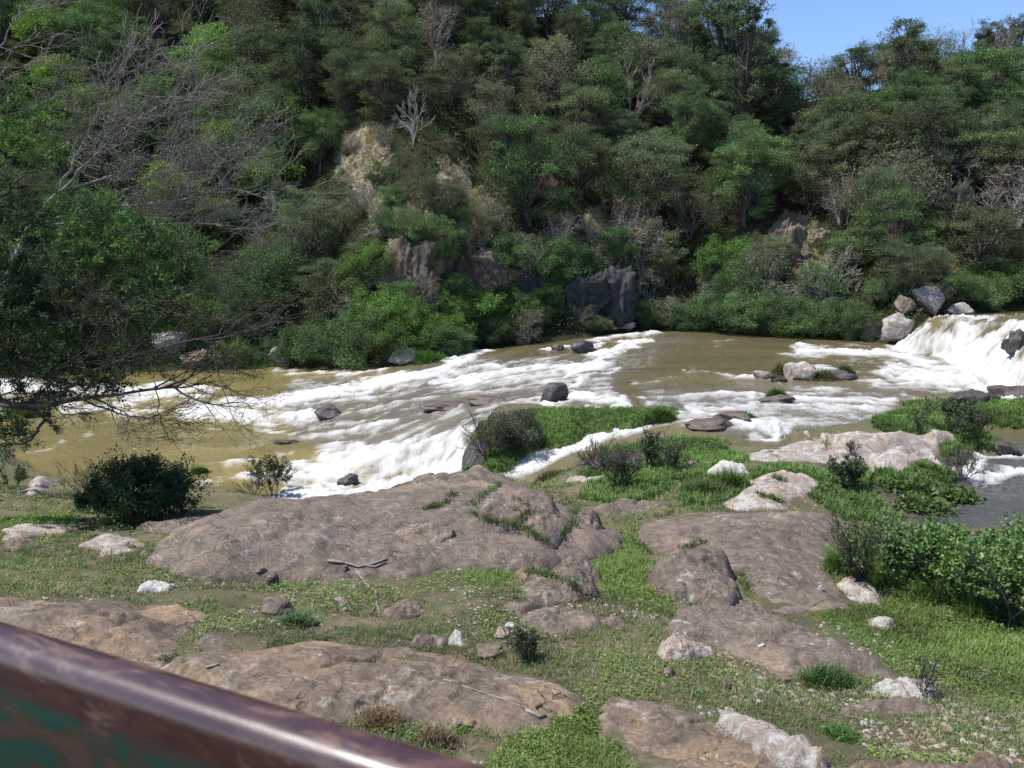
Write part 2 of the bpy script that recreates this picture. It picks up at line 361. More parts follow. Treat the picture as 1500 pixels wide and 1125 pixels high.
isl_px = [ # islands and grassy bars in the river
 [(676,692),(684,655),(705,622),(735,604),(775,602),(840,610),(900,606),(955,606),(990,606),(988,616),(940,624),(905,632),(865,640),(840,650),(790,658),(760,672),(742,690),(715,700)],
 [(1100,672),(1120,662),(1160,645),(1210,634),(1300,626),(1400,626),(1440,640),(1475,655),(1455,664),(1420,662),(1370,668),(1300,684),(1240,688)],
 [(1285,620),(1300,610),(1340,612),(1360,600),(1420,600),(1500,600),(1600,605),(1600,630),(1480,630),(1430,622),(1340,628)],
 [(1325,596),(1380,588),(1450,590),(1480,600),(1400,604),(1340,604)],
 [(1258,700),(1262,684),(1300,672),(1345,682),(1380,694),(1412,702),(1396,712),(1350,710),(1300,706)],
]
ISL = [np.array([onW(a, b)[:2] for a, b in p]) for p in isl_px]
def gz0(x, y):
    return rbf(GF, x, y)
def gz(x, y, detail=True):
    x = np.asarray(x, float); y = np.asarray(y, float)
    g = gz0(x, y); w = wz(x, y)
    sd = sdf(x, y, WPOLY)                         # inside the river
    sd = sd + vn(x * .9, y * .9, seed=21) * .25
    land = np.full(x.shape, -1e9)
    for p in ISL:
        bb = (x > p[:, 0].min() - 3) & (x < p[:, 0].max() + 3) & (y > p[:, 1].min() - 3) & (y < p[:, 1].max() + 3)
        if bb.any():
            t = np.full(x.shape, -1e9); t[bb] = sdf(x[bb], y[bb], p) + vn(x[bb] * 1.1, y[bb] * 1.1, seed=22) * .3; land = np.maximum(land, t)
    r = np.minimum(sd, -land)
    out = np.maximum(g, w + 0.03 + 0.10 * np.clip(-r, 0, 2))
    out = np.where(land > -sd, np.where(sd > 0, w + .10 + .55 * np.clip(land, 0, .7), out), out)
    ins = w - 0.10 - 0.45 * np.clip(r, 0, 3)
    out = np.where(r > 0, ins, out)
    if detail: out = out + (fbm(x * 1.3, y * 1.3, seed=8, o=5) * .05 + fbm(x * .4, y * .4, seed=9, o=3) * .06) * sstep(.0, 1.0, -r)
    return out
print("levels ready")

# ------------------------------------------------------------------ stored height grids (rocks add to this list)
ROCKS = []
def rocks_h(x, y, g):
    for k in ROCKS:
        i = (x - k['x0']) / k['cx']; j = (y - k['y0']) / k['cy']; ny, nx = k['Z'].shape
        ok = (i > 0) & (i < nx - 1.001) & (j > 0) & (j < ny - 1.001)
        if not ok.any(): continue
        a = i[ok]; b = j[ok]; ia = a.astype(int); jb = b.astype(int); fa = a - ia; fb = b - jb; Z = k['Z']
        h = Z[jb, ia] * (1 - fa) * (1 - fb) + Z[jb, ia + 1] * fa * (1 - fb) + Z[jb + 1, ia] * (1 - fa) * fb + Z[jb + 1, ia + 1] * fa * fb
        g[ok] = np.maximum(g[ok], h)
    return g
def rock_cover(x, y, grow=0.0):
    """how far a point lies inside a rock's outline"""
    c = np.full(x.shape, -9.0)
    for k in ROCKS:
        i = (x - k['x0']) / k['cx']; j = (y - k['y0']) / k['cy']; ny, nx = k['Z'].shape
        ok = (i > 0) & (i < nx - 1.001) & (j > 0) & (j < ny - 1.001)
        if ok.any(): c[ok] = np.maximum(c[ok], k['SD'][np.round(j[ok]).astype(int), np.round(i[ok]).astype(int)])
    return c
def ground_or_hill(x, y):
    s = x / np.maximum(y, 1e-3); far = y > yshore(s) - 6
    g = np.where(far, -9, 0).astype(float)
    if (~far).any(): g[~far] = gz(x[~far], y[~far])
    if far.any(): g[far] = hz(x[far], y[far])
    return g
def surf(x, y):
    x, y = np.broadcast_arrays(np.asarray(x, float), np.asarray(y, float)); g = np.maximum(ground_or_hill(x, y), wz(x, y)); return rocks_h(x, y, g.copy())
def drop(px, py, off=0.0):
    p = march(px, py, surf, off); return PD(px, py, 70) if p is None else p
def soil(px, py): return march(px, py, lambda x, y: ground_or_hill(x, y))

def grid_quads(nr, nc):
    i = np.arange(nr - 1)[:, None] * nc; j = np.arange(nc - 1)[None]
    return np.stack([i + j, i + j + 1, i + nc + j + 1, i + nc + j], -1).reshape(-1, 4)

def px_poly(p): return np.array(p, float)
LUSH = [px_poly(p) for p in [
 [(850,692),(900,657),(985,648),(1100,670),(1010,702),(870,712)],
 [(1200,880),(1260,890),(1330,850),(1420,900),(1800,930),(1800,1080),(1440,1030),(1380,1010),(1310,985),(1240,930),(1190,900)],
 [(1215,800),(1240,780),(1300,790),(1420,830),(1500,870),(1500,930),(1330,870),(1225,860)],
 [(870,790),(930,775),(945,830),(985,880),(960,900),(890,870),(875,830)],[(1180,690),(1300,705),(1320,760),(1280,780),(1240,760),(1190,730)],
 [(860,715),(960,700),(990,715),(930,740),(850,730)],[(680,690),(705,620),(780,600),(990,600),(985,622),(870,645),(740,695)],[(1255,660),(1300,665),(1420,700),(1390,715),(1260,710)],
 [(1280,590),(1600,585),(1600,635),(1380,665),(1280,625)],[(990,640),(1065,640),(1065,675),(990,675)],[(1000,690),(1100,690),(1150,680),(1240,700),(1200,720),(1060,740),(1000,740)],[(0,760),(110,750),(110,775),(0,790)],[(770,1060),(850,1030),(900,1080),(920,1140),(700,1140)],[(680,820),(770,815),(740,860),(690,850)]]]
def lushness(px, py):
    r = np.full(np.shape(px), -99.0)
    for p in LUSH: r = np.maximum(r, sdf(px, py, p))
    return sstep(-12, 12, r)
# ------------------------------------------------------------------ ground sheet
m, nt, N, L, b = nmat("soil_and_thatch")
pos = N.new("ShaderNodeNewGeometry").outputs["Position"]
n1 = noise(N, L, pos, .8, 6, .65, .4); n2 = noise(N, L, pos, 7, 8, .75); n3 = noise(N, L, pos, 45, 4, .7)
c = mix(N, L, ramp(N, L, n1, [(.38, 0.0), (.62, 1.0)]), (.09, .07, .05), (.19, .14, .10))
c = mix(N, L, ramp(N, L, n2, [(.42, 0.0), (.56, .8)]), c, (.07, .095, .035))
c = mix(N, L, ramp(N, L, n3, [(.58, 0.0), (.68, .7)]), c, (.24, .20, .15))
at = N.new("ShaderNodeAttribute"); at.attribute_name = "lush"
c = mix(N, L, mathn(N, L, 'MULTIPLY', at.outputs["Fac"], .85), c, mix(N, L, n2, (.04, .075, .016), (.075, .13, .028)))
L.new(c, b.inputs["Base Color"]); b.inputs["Roughness"].default_value = .95; b.inputs["Specular IOR Level"].default_value = .15
L.new(bump(N, L, n3, .8, .02, bump(N, L, n2, .9, .05)), b.inputs["Normal"]); M['soil'] = m
nr, nc = 420, 460
q = np.concatenate([np.linspace(1 / 1.0, 1 / 4.0, 16)[:-1], np.linspace(1 / 4.0, 1 / 70., nr - 15)])
S_, Q_ = np.meshgrid(np.linspace(-1.5, 1.5, nc), q)
Y_ = 1 / Q_; X_ = S_ * np.maximum(Y_, 6.0)
Z_ = gz(X_.ravel(), Y_.ravel())
tag(mesh("ground", np.stack([X_.ravel(), Y_.ravel(), Z_], 1), grid_quads(nr, nc)[:, ::-1], None, M['soil'], attrs={"lush": lushness(*proj(np.stack([X_.ravel(), Y_.ravel(), Z_], 1)))}), kind="structure")

# ------------------------------------------------------------------ hillside
STRAW = [(535,200,42,40),(530,255,40,46),(548,300,22,40),(590,330,22,34),(665,262,30,40),(700,300,26,30),(640,330,18,36),(705,335,20,40),(800,270,26,20),(875,325,30,30),(905,385,18,30),(1165,345,44,34),(1190,385,50,26),(1150,380,28,30),(1075,305,26,22),(1335,375,36,22),(1390,385,30,20),(600,440,16,30)]
def straw(px, py):
    r = np.zeros(np.shape(px))
    for a, b_, w, h in STRAW: r = np.maximum(r, 1.25 - np.sqrt(((px - a) / w) ** 2 + ((py - b_) / h) ** 2))
    return np.clip(r + .35 * fbm(np.asarray(px) * .045, np.asarray(py) * .035, seed=19, o=4) * (r > .02), 0, 1)
m, nt, N, L, b = nmat("hillside_soil_and_scrub")
pos = N.new("ShaderNodeNewGeometry").outputs["Position"]
at = N.new("ShaderNodeAttribute"); at.attribute_name = "straw"
n1 = noise(N, L, pos, .25, 6, .7, .4); n2 = noise(N, L, pos, 1.6, 8, .75, .5); n3 = noise(N, L, pos, 6, 5, .7)
c = mix(N, L, ramp(N, L, n2, [(.38, 0.0), (.62, 1.0)]), (.018, .022, .011), (.05, .062, .022))
c = mix(N, L, ramp(N, L, n1, [(.5, 0.0), (.66, .7)]), c, (.06, .048, .032))
mp = N.new("ShaderNodeMapping"); mp.inputs["Scale"].default_value = (1.2, 1.2, .25); L.new(pos, mp.inputs[0])
sc_ = mix(N, L, ramp(N, L, noise(N, L, mp.outputs[0], 2.2, 8, .75, .8), [(.36, 0.0), (.6, 1.0)]), (.11, .095, .07), (.43, .36, .26))
sf = mathn(N, L, 'ADD', at.outputs["Fac"], mathn(N, L, 'MULTIPLY', mathn(N, L, 'SUBTRACT', n2, .5), 1.2))
c = mix(N, L, ramp(N, L, sf, [(.35, 0.0), (.55, 1.0)]), c, sc_)
L.new(c, b.inputs["Base Color"]); b.inputs["Roughness"].default_value = .95; b.inputs["Specular IOR Level"].default_value = .1
L.new(bump(N, L, n3, .8, .15, bump(N, L, n2, 1.0, .5)), b.inputs["Normal"]); M['hill'] = m
nr, nc = 330, 420
T_ = np.concatenate([np.linspace(-14, 0, 8)[:-1], np.linspace(0, 20, 150), np.linspace(20, 90, 130)[1:], np.linspace(90, 170, 46)[1:]]); nr = len(T_)
S_, TT = np.meshgrid(np.linspace(-1.15, 1.15, nc), T_)
Y_ = yshore(S_) + TT; X_ = S_ * Y_
Z_ = hz(X_.ravel(), Y_.ravel()); P_ = np.stack([X_.ravel(), Y_.ravel(), Z_], 1); a, c_ = proj(P_)
hill = tag(mesh("hillside", P_, grid_quads(nr, nc), None, M['hill'], attrs={"straw": straw(a, c_)}), kind="structure")

# ------------------------------------------------------------------ river
nr, nc = 470, 980
q = np.linspace(1 / 13.0, 1 / 80., nr); s1 = np.linspace(-.95, .95, nc)
S_, Q_ = np.meshgrid(s1, q); Y_ = 1 / Q_; X_ = S_ * Y_
WZ = wz(X_, Y_); PX, PY = proj(np.stack([X_, Y_, WZ], -1))
arrows = [((1000,520),(900,532)),((920,500),(820,540)),((700,520),(560,556)),((560,570),(380,590)),((760,570),(600,592)),((720,622),(620,690)),((640,640),(520,690)),
 ((450,600),(300,600)),((300,600),(100,572)),((1300,530),(1150,530)),((1450,545),(1250,560)),((1200,600),(1050,600)),((1050,610),(900,590)),((950,632),(780,690)),
 ((1480,480),(1400,520)),((1400,470),(1350,500)),((500,700),(350,682)),((200,640),(100,660)),((1480,675),(1380,700)),((860,560),(720,580)),((800,600),(700,630)),((100,600),(0,600)),((1100,520),(980,520)),((1140,640),(1080,650)),((1450,750),(1350,730)),((550,610),(430,640)),((600,560),(450,575))]
ap, ad = [], []
for u, v in arrows:
    p, r = onW(*u), onW(*v); ap.append((p[0] + r[0]) / 2); ap.append((p[1] + r[1]) / 2); d = (r - p)[:2]; ad.append(d / np.linalg.norm(d))
ap = np.array(ap).reshape(-1, 2); ad = np.array(ad)
DX = np.zeros_like(X_); DY = np.zeros_like(X_); WW = np.zeros_like(X_)
for (a, b_), (c, e) in zip(ap, ad):
    w = 1 / ((X_ - a) ** 2 + (Y_ - b_) ** 2 + 4) ** 1.5; DX += w * c; DY += w * e; WW += w
ang = fbm(X_ * .35, Y_ * .35, seed=31, o=3) * .45
DX /= WW; DY /= WW; DX, DY = DX * np.cos(ang) - DY * np.sin(ang), DX * np.sin(ang) + DY * np.cos(ang)
nm = np.hypot(DX, DY) + 1e-6; DX /= nm; DY /= nm
gi = (DX / Y_ - X_ * DY / Y_ ** 2) / (s1[1] - s1[0]); gj = (-DY / Y_ ** 2) / (q[1] - q[0])
def bil(A, i, j):
    i = np.clip(i, 0, nc - 1.001); j = np.clip(j, 0, nr - 1.001); a = i.astype(int); b_ = j.astype(int); f = i - a; g = j - b_
    return A[b_, a] * (1 - f) * (1 - g) + A[b_, a + 1] * f * (1 - g) + A[b_ + 1, a] * (1 - f) * g + A[b_ + 1, a + 1] * f * g
J0, I0 = np.meshgrid(np.arange(nr, dtype=float), np.arange(nc, dtype=float), indexing='ij')
def lic(noise_, step, n):
    acc = noise_.copy(); k = 1.0
    for sgn in (1, -1):
        i, j = I0.copy(), J0.copy()
        for t in range(n):
            gx, gy = bil(gi, i, j), bil(gj, i, j); i = i + sgn * step * gx; j = j + sgn * step * gy
            w = 1 - (t + 1) / (n + 1); acc += w * bil(noise_, i, j); k += w
    a = acc / k; a = (a - a.mean()) / (a.std() + 1e-9); return a
rg = R(5)
w1 = rg.rand(nr, nc); w0 = vn(X_ * 6, Y_ * 5, seed=44); w2 = vn(X_ * 2.3, Y_ * 2.3, seed=41); w3 = vn(X_ * .8, Y_ * .8, seed=42) + .5 * vn(X_ * 1.7, Y_ * 1.7, seed=43)
L1 = .7 * lic(w1, .12, 9) + .7 * lic(w0, .16, 10); L2 = lic(w2, .22, 11); L3 = lic(w3, .4, 8)
streak = .6 * L1 + 1.0 * L2 + .45 * L3; streak = streak / streak.std()
FOAM = [ # polyline in photo pixels, half width, strength
 ([(958,487),(930,499),(898,518),(872,534),(835,544)],9,1.15),([(940,492),(880,498),(830,508),(800,512)],4,.8),([(697,512),(684,528),(650,545),(600,553),(540,563),(480,576),(420,586)],13,1.15),
 ([(870,537),(800,536),(740,540),(690,552),(640,560)],9,.85),([(410,540),(500,546),(580,546)],5,.6),([(560,566),(480,580),(400,586),(330,590),(275,602),(340,606),(400,612),(450,604)],15,1.0),
 ([(300,572),(200,575),(100,570),(0,566),(-200,566)],12,1.1),([(-200,590),(0,590),(100,595),(230,600)],9,.9),([(728,618),(708,645),(655,680),(600,702),(520,722),(420,735)],19,1.35),
 ([(640,650),(560,660),(500,680),(440,705)],22,.95),([(690,632),(600,650),(520,660)],16,.85),([(668,655),(560,688),(470,712)],20,1.15),([(620,640),(520,670),(440,690)],16,.9),([(560,600),(640,585),(740,572)],20,.42),([(500,620),(600,605),(700,600),(790,590)],18,.45),
 ([(830,566),(870,556),(905,544)],5,.8),([(800,597),(850,582),(905,584),(915,592),(860,606),(800,612)],9,1.1),([(870,612),(950,607),(1000,601)],4,.7),([(1010,541),(1090,555),(1140,562)],4,.6),
 ([(930,562),(1000,548)],4,.55),([(1050,577),(1130,580),(1200,592)],6,.6),([(1000,595),(1060,600),(1105,594)],6,.7),([(1075,616),(1130,626),(1140,640),(1095,638)],8,1.0),([(1005,604),(1070,612)],5,.9),
 ([(1180,602),(1250,616),(1210,640)],8,.5),([(1165,516),(1250,516),(1340,521)],10,.95),([(1310,542),(1400,562),(1520,585)],19,1.15),([(1180,540),(1280,560),(1330,576),(1400,582)],9,.65),([(1340,525),(1420,550)],14,1.1),
 ([(938,632),(882,645),(832,656),(792,672),(762,696)],14,1.2),([(988,621),(938,632)],5,.7),([(880,665),(850,684)],5,.6),([(1510,664),(1450,672),(1424,690),(1445,701),(1510,695)],10,1.15),([(1400,684),(1370,694)],5,.5),
 ([(290,712),(350,706),(440,694)],11,.62),([(430,660),(350,676),(320,690)],7,.5),([(180,652),(240,645)],5,.42),([(120,648),(140,638)],4,.45),([(30,665),(70,660),(90,650)],6,.42),([(300,622),(420,632)],5,.5),([(1000,512),(1060,500)],3,.4),
 ([(1230,570),(1150,572),(1090,588)],6,.6),([(1280,600),(1200,612)],5,.55),([(930,580),(1000,590)],4,.5)]
DARK = [([(590,612),(660,580)],9,.6),([(700,640),(740,625)],4,.3),([(560,640),(520,645)],6,.4),([(690,590),(770,578)],7,.65),([(905,545),(960,505),(1000,500)],12,.7),([(470,612),(500,600)],6,.5),([(1040,628),(1085,618)],6,.5),([(640,560),(560,590)],5,.45),([(930,600),(900,560)],5,.35),([(1000,655),(940,640)],6,.5),([(620,535),(680,503)],5,.5),([(700,505),(790,498)],5,.6),([(640,620),(690,605)],6,.5),([(540,680),(600,660)],5,.35)]
SF = np.full(X_.shape, .05); SD = np.zeros(X_.shape)  # low base foam everywhere; its white flecks also paint glints on calm pools
wx = PX + fbm(X_ * .5, Y_ * .3, seed=51, o=3) * 16; wy = PY + fbm(X_ * .5, Y_ * .3, seed=52, o=3) * 6
for pl, w, st in FOAM: SF = np.maximum(SF, st * np.exp(-(dist_line(wx, wy, pl, 1.6) / (w * 1.35)) ** 2))
for pl, w, st in DARK: SD = np.maximum(SD, st * np.exp(-(dist_line(wx, wy, pl, 1.6) / (w * 1.4)) ** 2))
fs, ft = fallparam(X_, Y_); inf = sstep(-1.2, .3, fs) * (1 - sstep(3.0, 8.0, fs))
SF = np.maximum(SF, inf * (.52 + .50 * sstep(2.0, .2, fs) + .55 * fbm(X_ * .8, Y_ * .5, seed=66, o=4)))
rapid = np.clip(np.maximum(sdf(PX, PY, np.array([(400,600),(420,545),(560,545),(700,515),(860,515),(920,500),(905,590),(730,645),(560,700),(430,650)])) / 15, sdf(PX, PY, np.array([(930,560),(1100,560),(1350,560),(1300,620),(1150,655),(940,620)])) / 15), 0, 1)
SF = np.maximum(SF, rapid * .41) - SD * .6
brk = .5 * fbm(X_ * 1.1, Y_ * .8, seed=63, o=4); froth = fbm(X_ * 2.6, Y_ * 1.7, seed=67, o=5, g=.62)
foam = np.clip((SF * .92 + streak * (.09 + .12 * np.clip(SF * 1.3, 0, 1)) + froth * (.05 + .26 * np.clip(SF * 1.3, 0, 1)) + brk * .36 * np.clip(SF * 1.4, .1, 1) - .13 + .07 * rapid) / 1.0, 0, 1)
WZ2 = WZ + np.clip(SF, 0.05, 1) * (.055 * L3 + .06 * L2 + .022 * L1) * (1 - .5 * inf) * np.clip(Y_ / 34, .6, 1.3) + np.clip(SF, 0, 1) * .07 * froth + .015 * fbm(X_ * 2.5, Y_ * 1.6, seed=61, o=3) + .05 * rapid * fbm(X_ * 1.2, Y_ * .8, seed=64, o=3)
WZ2 = WZ2 + inf * (.22 * fbm(X_ * .8, Y_ * .8, WZ * .5, seed=68, o=4) + .10 * froth)
wet = np.full(X_.shape, -9.0)
for p in ISL: wet = np.maximum(wet, sdf(X_, Y_, p))
WZ2 = np.where(wet > -.5, np.minimum(WZ2, WZ + .04), WZ2)
lower = 1 - sstep(.3, 2.0, WZ); pond = sstep(8.2, 9.8, X_) * sstep(24.5, 22.5, Y_)
cw = np.zeros(X_.shape + (3,)); cw[:] = (.118, .098, .052)
cw = cw * (1 - lower[..., None]) + lower[..., None] * np.array([.175, .142, .058])
cw = cw * (1 - pond[..., None]) + pond[..., None] * np.array([.062, .064, .058])  # grey pond colour paints the sky's reflection into the water
rk = np.clip(rapid * .75 + SD * .9, 0, 1)[..., None]; cw = cw * (1 - rk) + rk * np.array([.135, .122, .102])
cw *= (1 + .16 * np.clip(L3, -2, 2) * .6)[..., None]
m, nt, N, L, b = nmat("muddy_river_water")
at = N.new("ShaderNodeAttribute"); at.attribute_name = "Col"; af = N.new("ShaderNodeAttribute"); af.attribute_name = "foam"
pos = N.new("ShaderNodeNewGeometry").outputs["Position"]
fn = noise(N, L, pos, 9, 6, .75, .6); fn2 = noise(N, L, pos, 1.9, 5, .6, .5)
ff = mathn(N, L, 'ADD', af.outputs["Fac"], mathn(N, L, 'MULTIPLY', mathn(N, L, 'SUBTRACT', fn, .5), .8)); ff = ramp(N, L, ff, [(.14, 0.0), (.40, .36), (.95, 1.0)])
fc = mix(N, L, ramp(N, L, fn2, [(.55, 0.0), (.75, .6)]), (.49, .49, .49), (.47, .44, .36))
L.new(mix(N, L, ff, at.outputs["Color"], fc), b.inputs["Base Color"])
L.new(ramp(N, L, ff, [(0, .07), (.6, .75)]), b.inputs["Roughness"]); b.inputs["IOR"].default_value = 1.33
mp = N.new("ShaderNodeMapping"); mp.inputs["Scale"].default_value = (1, 1.3, 1); L.new(pos, mp.inputs[0])
rp = noise(N, L, mp.outputs[0], 2.6, 4, .6, .8)
L.new(bump(N, L, fn, .5, .04, bump(N, L, rp, .55, .16)), b.inputs["Normal"]); M['water'] = m
V = np.stack([X_, Y_, WZ2], -1).reshape(-1, 3)
tag(mesh("river", V, grid_quads(nr, nc), None, M['water'], cw.reshape(-1, 3), attrs={"foam": foam.ravel()}), kind="structure")
def foamz(x, y): return wz(x, y)
print("terrain ready")

# ------------------------------------------------------------------ rocks
def rock(name, label, outline, H, mat='rock', Rd=None, res=80, seed=0, rough=1.0, tilt=0.85, cat='rock', group=None, wob=1.0, sharp=.8, onground=False):
    sharp = .6 if name == 'rock_dome' else sharp
    H = H * (.5 if name == 'rock_slab' else .5 if name == 'rock' else .72); onground = onground or name == 'rock'
    surf = (lambda x, y: ground_or_hill(*[np.array(q) for q in np.broadcast_arrays(np.asarray(x, float), np.asarray(y, float))])) if onground else globals()['surf']
    drop = lambda px, py, off=0.0: march(px, py, surf, off)
    o = np.array(outline, float); o = o.mean(0) + (o - o.mean(0)) * (1.07 if name == 'rock_slab' else 1.03); y1, y0 = o[:, 1].max(), o[:, 1].min(); pts = []
    for px, py in chaikin(o, 1):
        t = np.clip((y1 - py) / (y1 - y0 + 1e-6), 0, 1); pts.append(drop(px, py, t * H * tilt))
    P = np.array(pts); poly = chaikin(P[:, :2], 1)
    pad_ = .12 + .05 * np.ptp(poly, 0).max(); lo, hi = poly.min(0) - pad_, poly.max(0) + pad_; w, h = hi - lo
    nx = int(res * min(1.6, max(1, w / h)) ** .5); ny = int(res * min(1.6, max(1, h / w)) ** .5)
    gx, gy = np.linspace(lo[0], hi[0], nx), np.linspace(lo[1], hi[1], ny); X, Y = np.meshgrid(gx, gy)
    base = surf(X.ravel(), Y.ravel()).reshape(X.shape)
    sd = sdf(X, Y, poly); sz = math.sqrt(w * h)
    sd = sd + fbm(X * 3 / sz, Y * 3 / sz, seed=seed + 3, o=5, g=.55) * .06 * sz * wob - .01
    rr = max(min(sd.max() * .95, (Rd or max(H * 2.2, .5)) * (1.7 if H > .12 else 1)), .05)
    qd = np.clip(sd / rr, 0, 1)
    prof = (1 - (1 - qd) ** 2) ** sharp
    lump = 1 + .30 * rough * fbm(X * 2.2 / sz, Y * 2.2 / sz, seed=seed + 1, o=2)
    f = 1.0 / max(sz * .16, .12)
    det = fbm(X * f, Y * f, seed=seed + 2, o=6, g=.6) * min(.10 * H + .016, .10) * rough
    rid = np.abs(fbm(X * f * .7 + 3, Y * f * .45, seed=seed + 5, o=4)); det -= np.exp(-(rid / .045) ** 2) * min(.05, .12 * H) * rough
    if name == 'rock_slab' or sz > 4:
        rj = R(seed + 500); cx_, cy_ = (lo + hi) / 2
        for _ in range(5 if sz > 4 else 3):
            an = rj.uniform(0, PI); of = rj.uniform(-.32, .32) * sz; sj = (X - cx_) * math.cos(an) + (Y - cy_) * math.sin(an) - of + fbm(X * 1.1, Y * 1.1, seed=seed + 501 + _, o=4) * .16 * min(sz, 4)
            st_ = rj.uniform(-.05, .05); det = det + st_ * np.tanh(sj / .02) * np.exp(-np.abs(sj) / (.35 * sz)) * .6 - .07 * np.exp(-(sj / .028) ** 2) * sstep(-.3, .3, fbm(X * .6, Y * .6, seed=seed + 520 + _, o=2))
    sheet = np.round(fbm(X * f * .3, Y * f * .45, seed=seed + 6, o=5) * 3.2) * min(.05, .17 * H) * (1 if name != 'rock' else .5)
    top = base + H * prof * lump + (det + sheet) * sstep(0, .3, qd) - .02
    Z = np.where(sd > 0, top, base - .16 - .1 * H)
    near = (sd > 0).ravel()
    Q = grid_quads(ny, nx); Q = Q[near[Q].any(1)]
    use = np.unique(Q); rem = np.full(nx * ny, -1); rem[use] = np.arange(len(use))
    V = np.stack([X.ravel(), Y.ravel(), Z.ravel()], 1)[use]
    c = np.array([P[:, 0].mean(), P[:, 1].mean(), base.min()])
    ob = mesh(name, V - c, rem[Q], None, M[mat]); ob.location = c
    Zs = np.where(sd > 0, Z, -50); ROCKS.append(dict(x0=gx[0], y0=gy[0], cx=gx[1] - gx[0], cy=gy[1] - gy[0], Z=np.where(sd > 0, Z, np.minimum(base, Z) - .0), poly=poly, SD=sd))
    return tag(ob, label, cat, group)
_ico = None
def ico(sub=4):
    import bmesh
    bm = bmesh.new(); bmesh.ops.create_icosphere(bm, subdivisions=sub, radius=1.0)
    V = np.array([v.co[:] for v in bm.verts]); T = np.array([[v.index for v in f.verts] for f in bm.faces]); bm.free(); return V, T
ICO = {k: ico(k) for k in (3, 4, 5)}
def boulder(name, label, px, py, wpx, hpx, mat='rock_wet', seed=0, deep=.8, sub=4, amp=.28, flute=0.0, cat='rock', lean=0.0, box=.0, sink=.25, group=None, d=None, facet=0):
    """closed rock of given picture size whose foot stands at px, py"""
    p = drop(px, py) if d is None else PD(px, py, d)
    k = p[1] / FPX; w, h = wpx * k / 2, hpx * k
    V, T = ICO[sub]; V = V.copy(); n = V.copy()
    if box > 0:
        mx = np.abs(V).max(1, keepdims=True); V = V * (1 - box) + V / mx * box * .85
    g = fbm(n[:, 0] * 1.3 + seed * 3.7, n[:, 1] * 1.3, n[:, 2] * 1.3, seed=seed, o=5, g=.55)
    if facet:
        rf = R(seed + 900)
        for _ in range(facet):
            pn = rf.normal(size=3); pn /= np.linalg.norm(pn); V = V - np.maximum(0, V @ pn - rf.uniform(.5, .8))[:, None] * pn
    st = np.round(fbm(n[:, 0] * 1.1 + 9, n[:, 1] * 1.1 + seed, n[:, 2] * 1.1, seed=seed + 7, o=2) * 5) / 5
    V = V * (1 + amp * (.75 * g + .35 * st))[:, None]
    if cat == 'cliff':
        h2 = fbm(n[:, 0] * 5.5 + seed, n[:, 1] * 5.5, n[:, 2] * 4.2, seed=seed + 21, o=5, g=.6); rg2 = 1 - np.abs(fbm(n[:, 0] * 3.1, n[:, 1] * 3.1 + seed, n[:, 2] * .9, seed=seed + 23, o=4)) * 2
        V = V * (1 + .16 * h2 + .12 * rg2)[:, None]
    if flute > 0:
        th = np.arctan2(n[:, 1], n[:, 0]); f = fbm(np.cos(th) * 3.2, np.sin(th) * 3.2, n[:, 2] * .5 + seed, seed=seed + 11, o=4, g=.6)
        V[:, :2] *= (1 + flute * f)[:, None]
    zz = V[:, 2]; V[:, 2] = (zz + 1 - 2 * sink) * .5 * h / (1 - sink)
    V[:, 0] = V[:, 0] * w + lean * V[:, 2]; V[:, 1] = V[:, 1] * w * deep
    V = V[:, [0, 1, 2]]
    ob = mesh(name, V, None, T, M[mat]); ob.location = (p[0], p[1] + w * deep * .55, p[2]); return tag(ob, label, cat, group)

# great whaleback and the slabs of the near bank
rock("whaleback_rock", "great purple brown whaleback rock sloping down in front of the white falls", [(196,762),(215,751),(250,744),(330,735),(400,728),(470,723),(530,722),(590,706),(640,690),(695,680),(735,684),(765,702),(800,725),(850,742),(884,765),(882,790),(855,805),(815,800),(770,817),(700,817),(620,832),(560,837),(480,837),(420,840),(340,837),(290,826),(246,802),(240,782)], 1.0, 'rock', 3.4, 190, 1, .55, .8, sharp=.75)
rock("rock_dome", "rounded dome with green cracks on the right shoulder of the great whaleback rock", [(690,752),(705,728),(735,708),(780,712),(815,735),(832,760),(826,785),(790,798),(745,782),(700,772)], .42, 'rock', .9, 80, 2, .8)
rock("rock_dome", "smooth oval swelling low at the right end of the great whaleback rock", [(838,768),(850,750),(872,752),(887,770),(882,795),(862,808),(842,800)], .38, 'rock', .6, 60, 3, .8, onground=True)
rock("rock_flake", "thin loose rock flake with a shadowed lip on the great whaleback rock", [(603,776),(622,766),(650,764),(668,775),(666,786),(650,793),(626,788),(612,783)], .10, 'rock', .10, 60, 4, 1, sharp=.3)
rock("rock_slab", "pinkish brown slab at the left edge beside the maroon rail with a sharp cleft", [(-90,880),(0,868),(60,872),(130,866),(200,868),(250,880),(280,903),(283,950),(225,990),(120,1015),(0,1015),(-90,1000)], .42, 'rock_tan', .8, 120, 5, .7)
rock("rock_slab", "small flat slab wedged just right of the sharp cleft", [(286,918),(330,916),(396,930),(396,946),(330,962),(286,956)], .16, 'rock', .3, 60, 6)
rock("rock_slab", "broad tan stained slab in the lower centre carrying a long thin stick", [(235,975),(330,950),(440,925),(560,935),(640,946),(700,962),(760,985),(830,1000),(850,1030),(800,1062),(760,1087),(690,1082),(600,1066),(500,1060),(400,1050),(300,1022)], .32, 'rock_tan', 1.1, 150, 7, .7)
rock("rock_slab", "broad brown slab at the bottom right of the stick, with a pale raised ledge", [(870,1004),(960,1001),(1030,1024),(1060,1042),(1130,1058),(1182,1090),(1225,1125),(1240,1170),(920,1170),(905,1105),(875,1076)], .36, 'rock_tan', .7, 130, 8, .7)
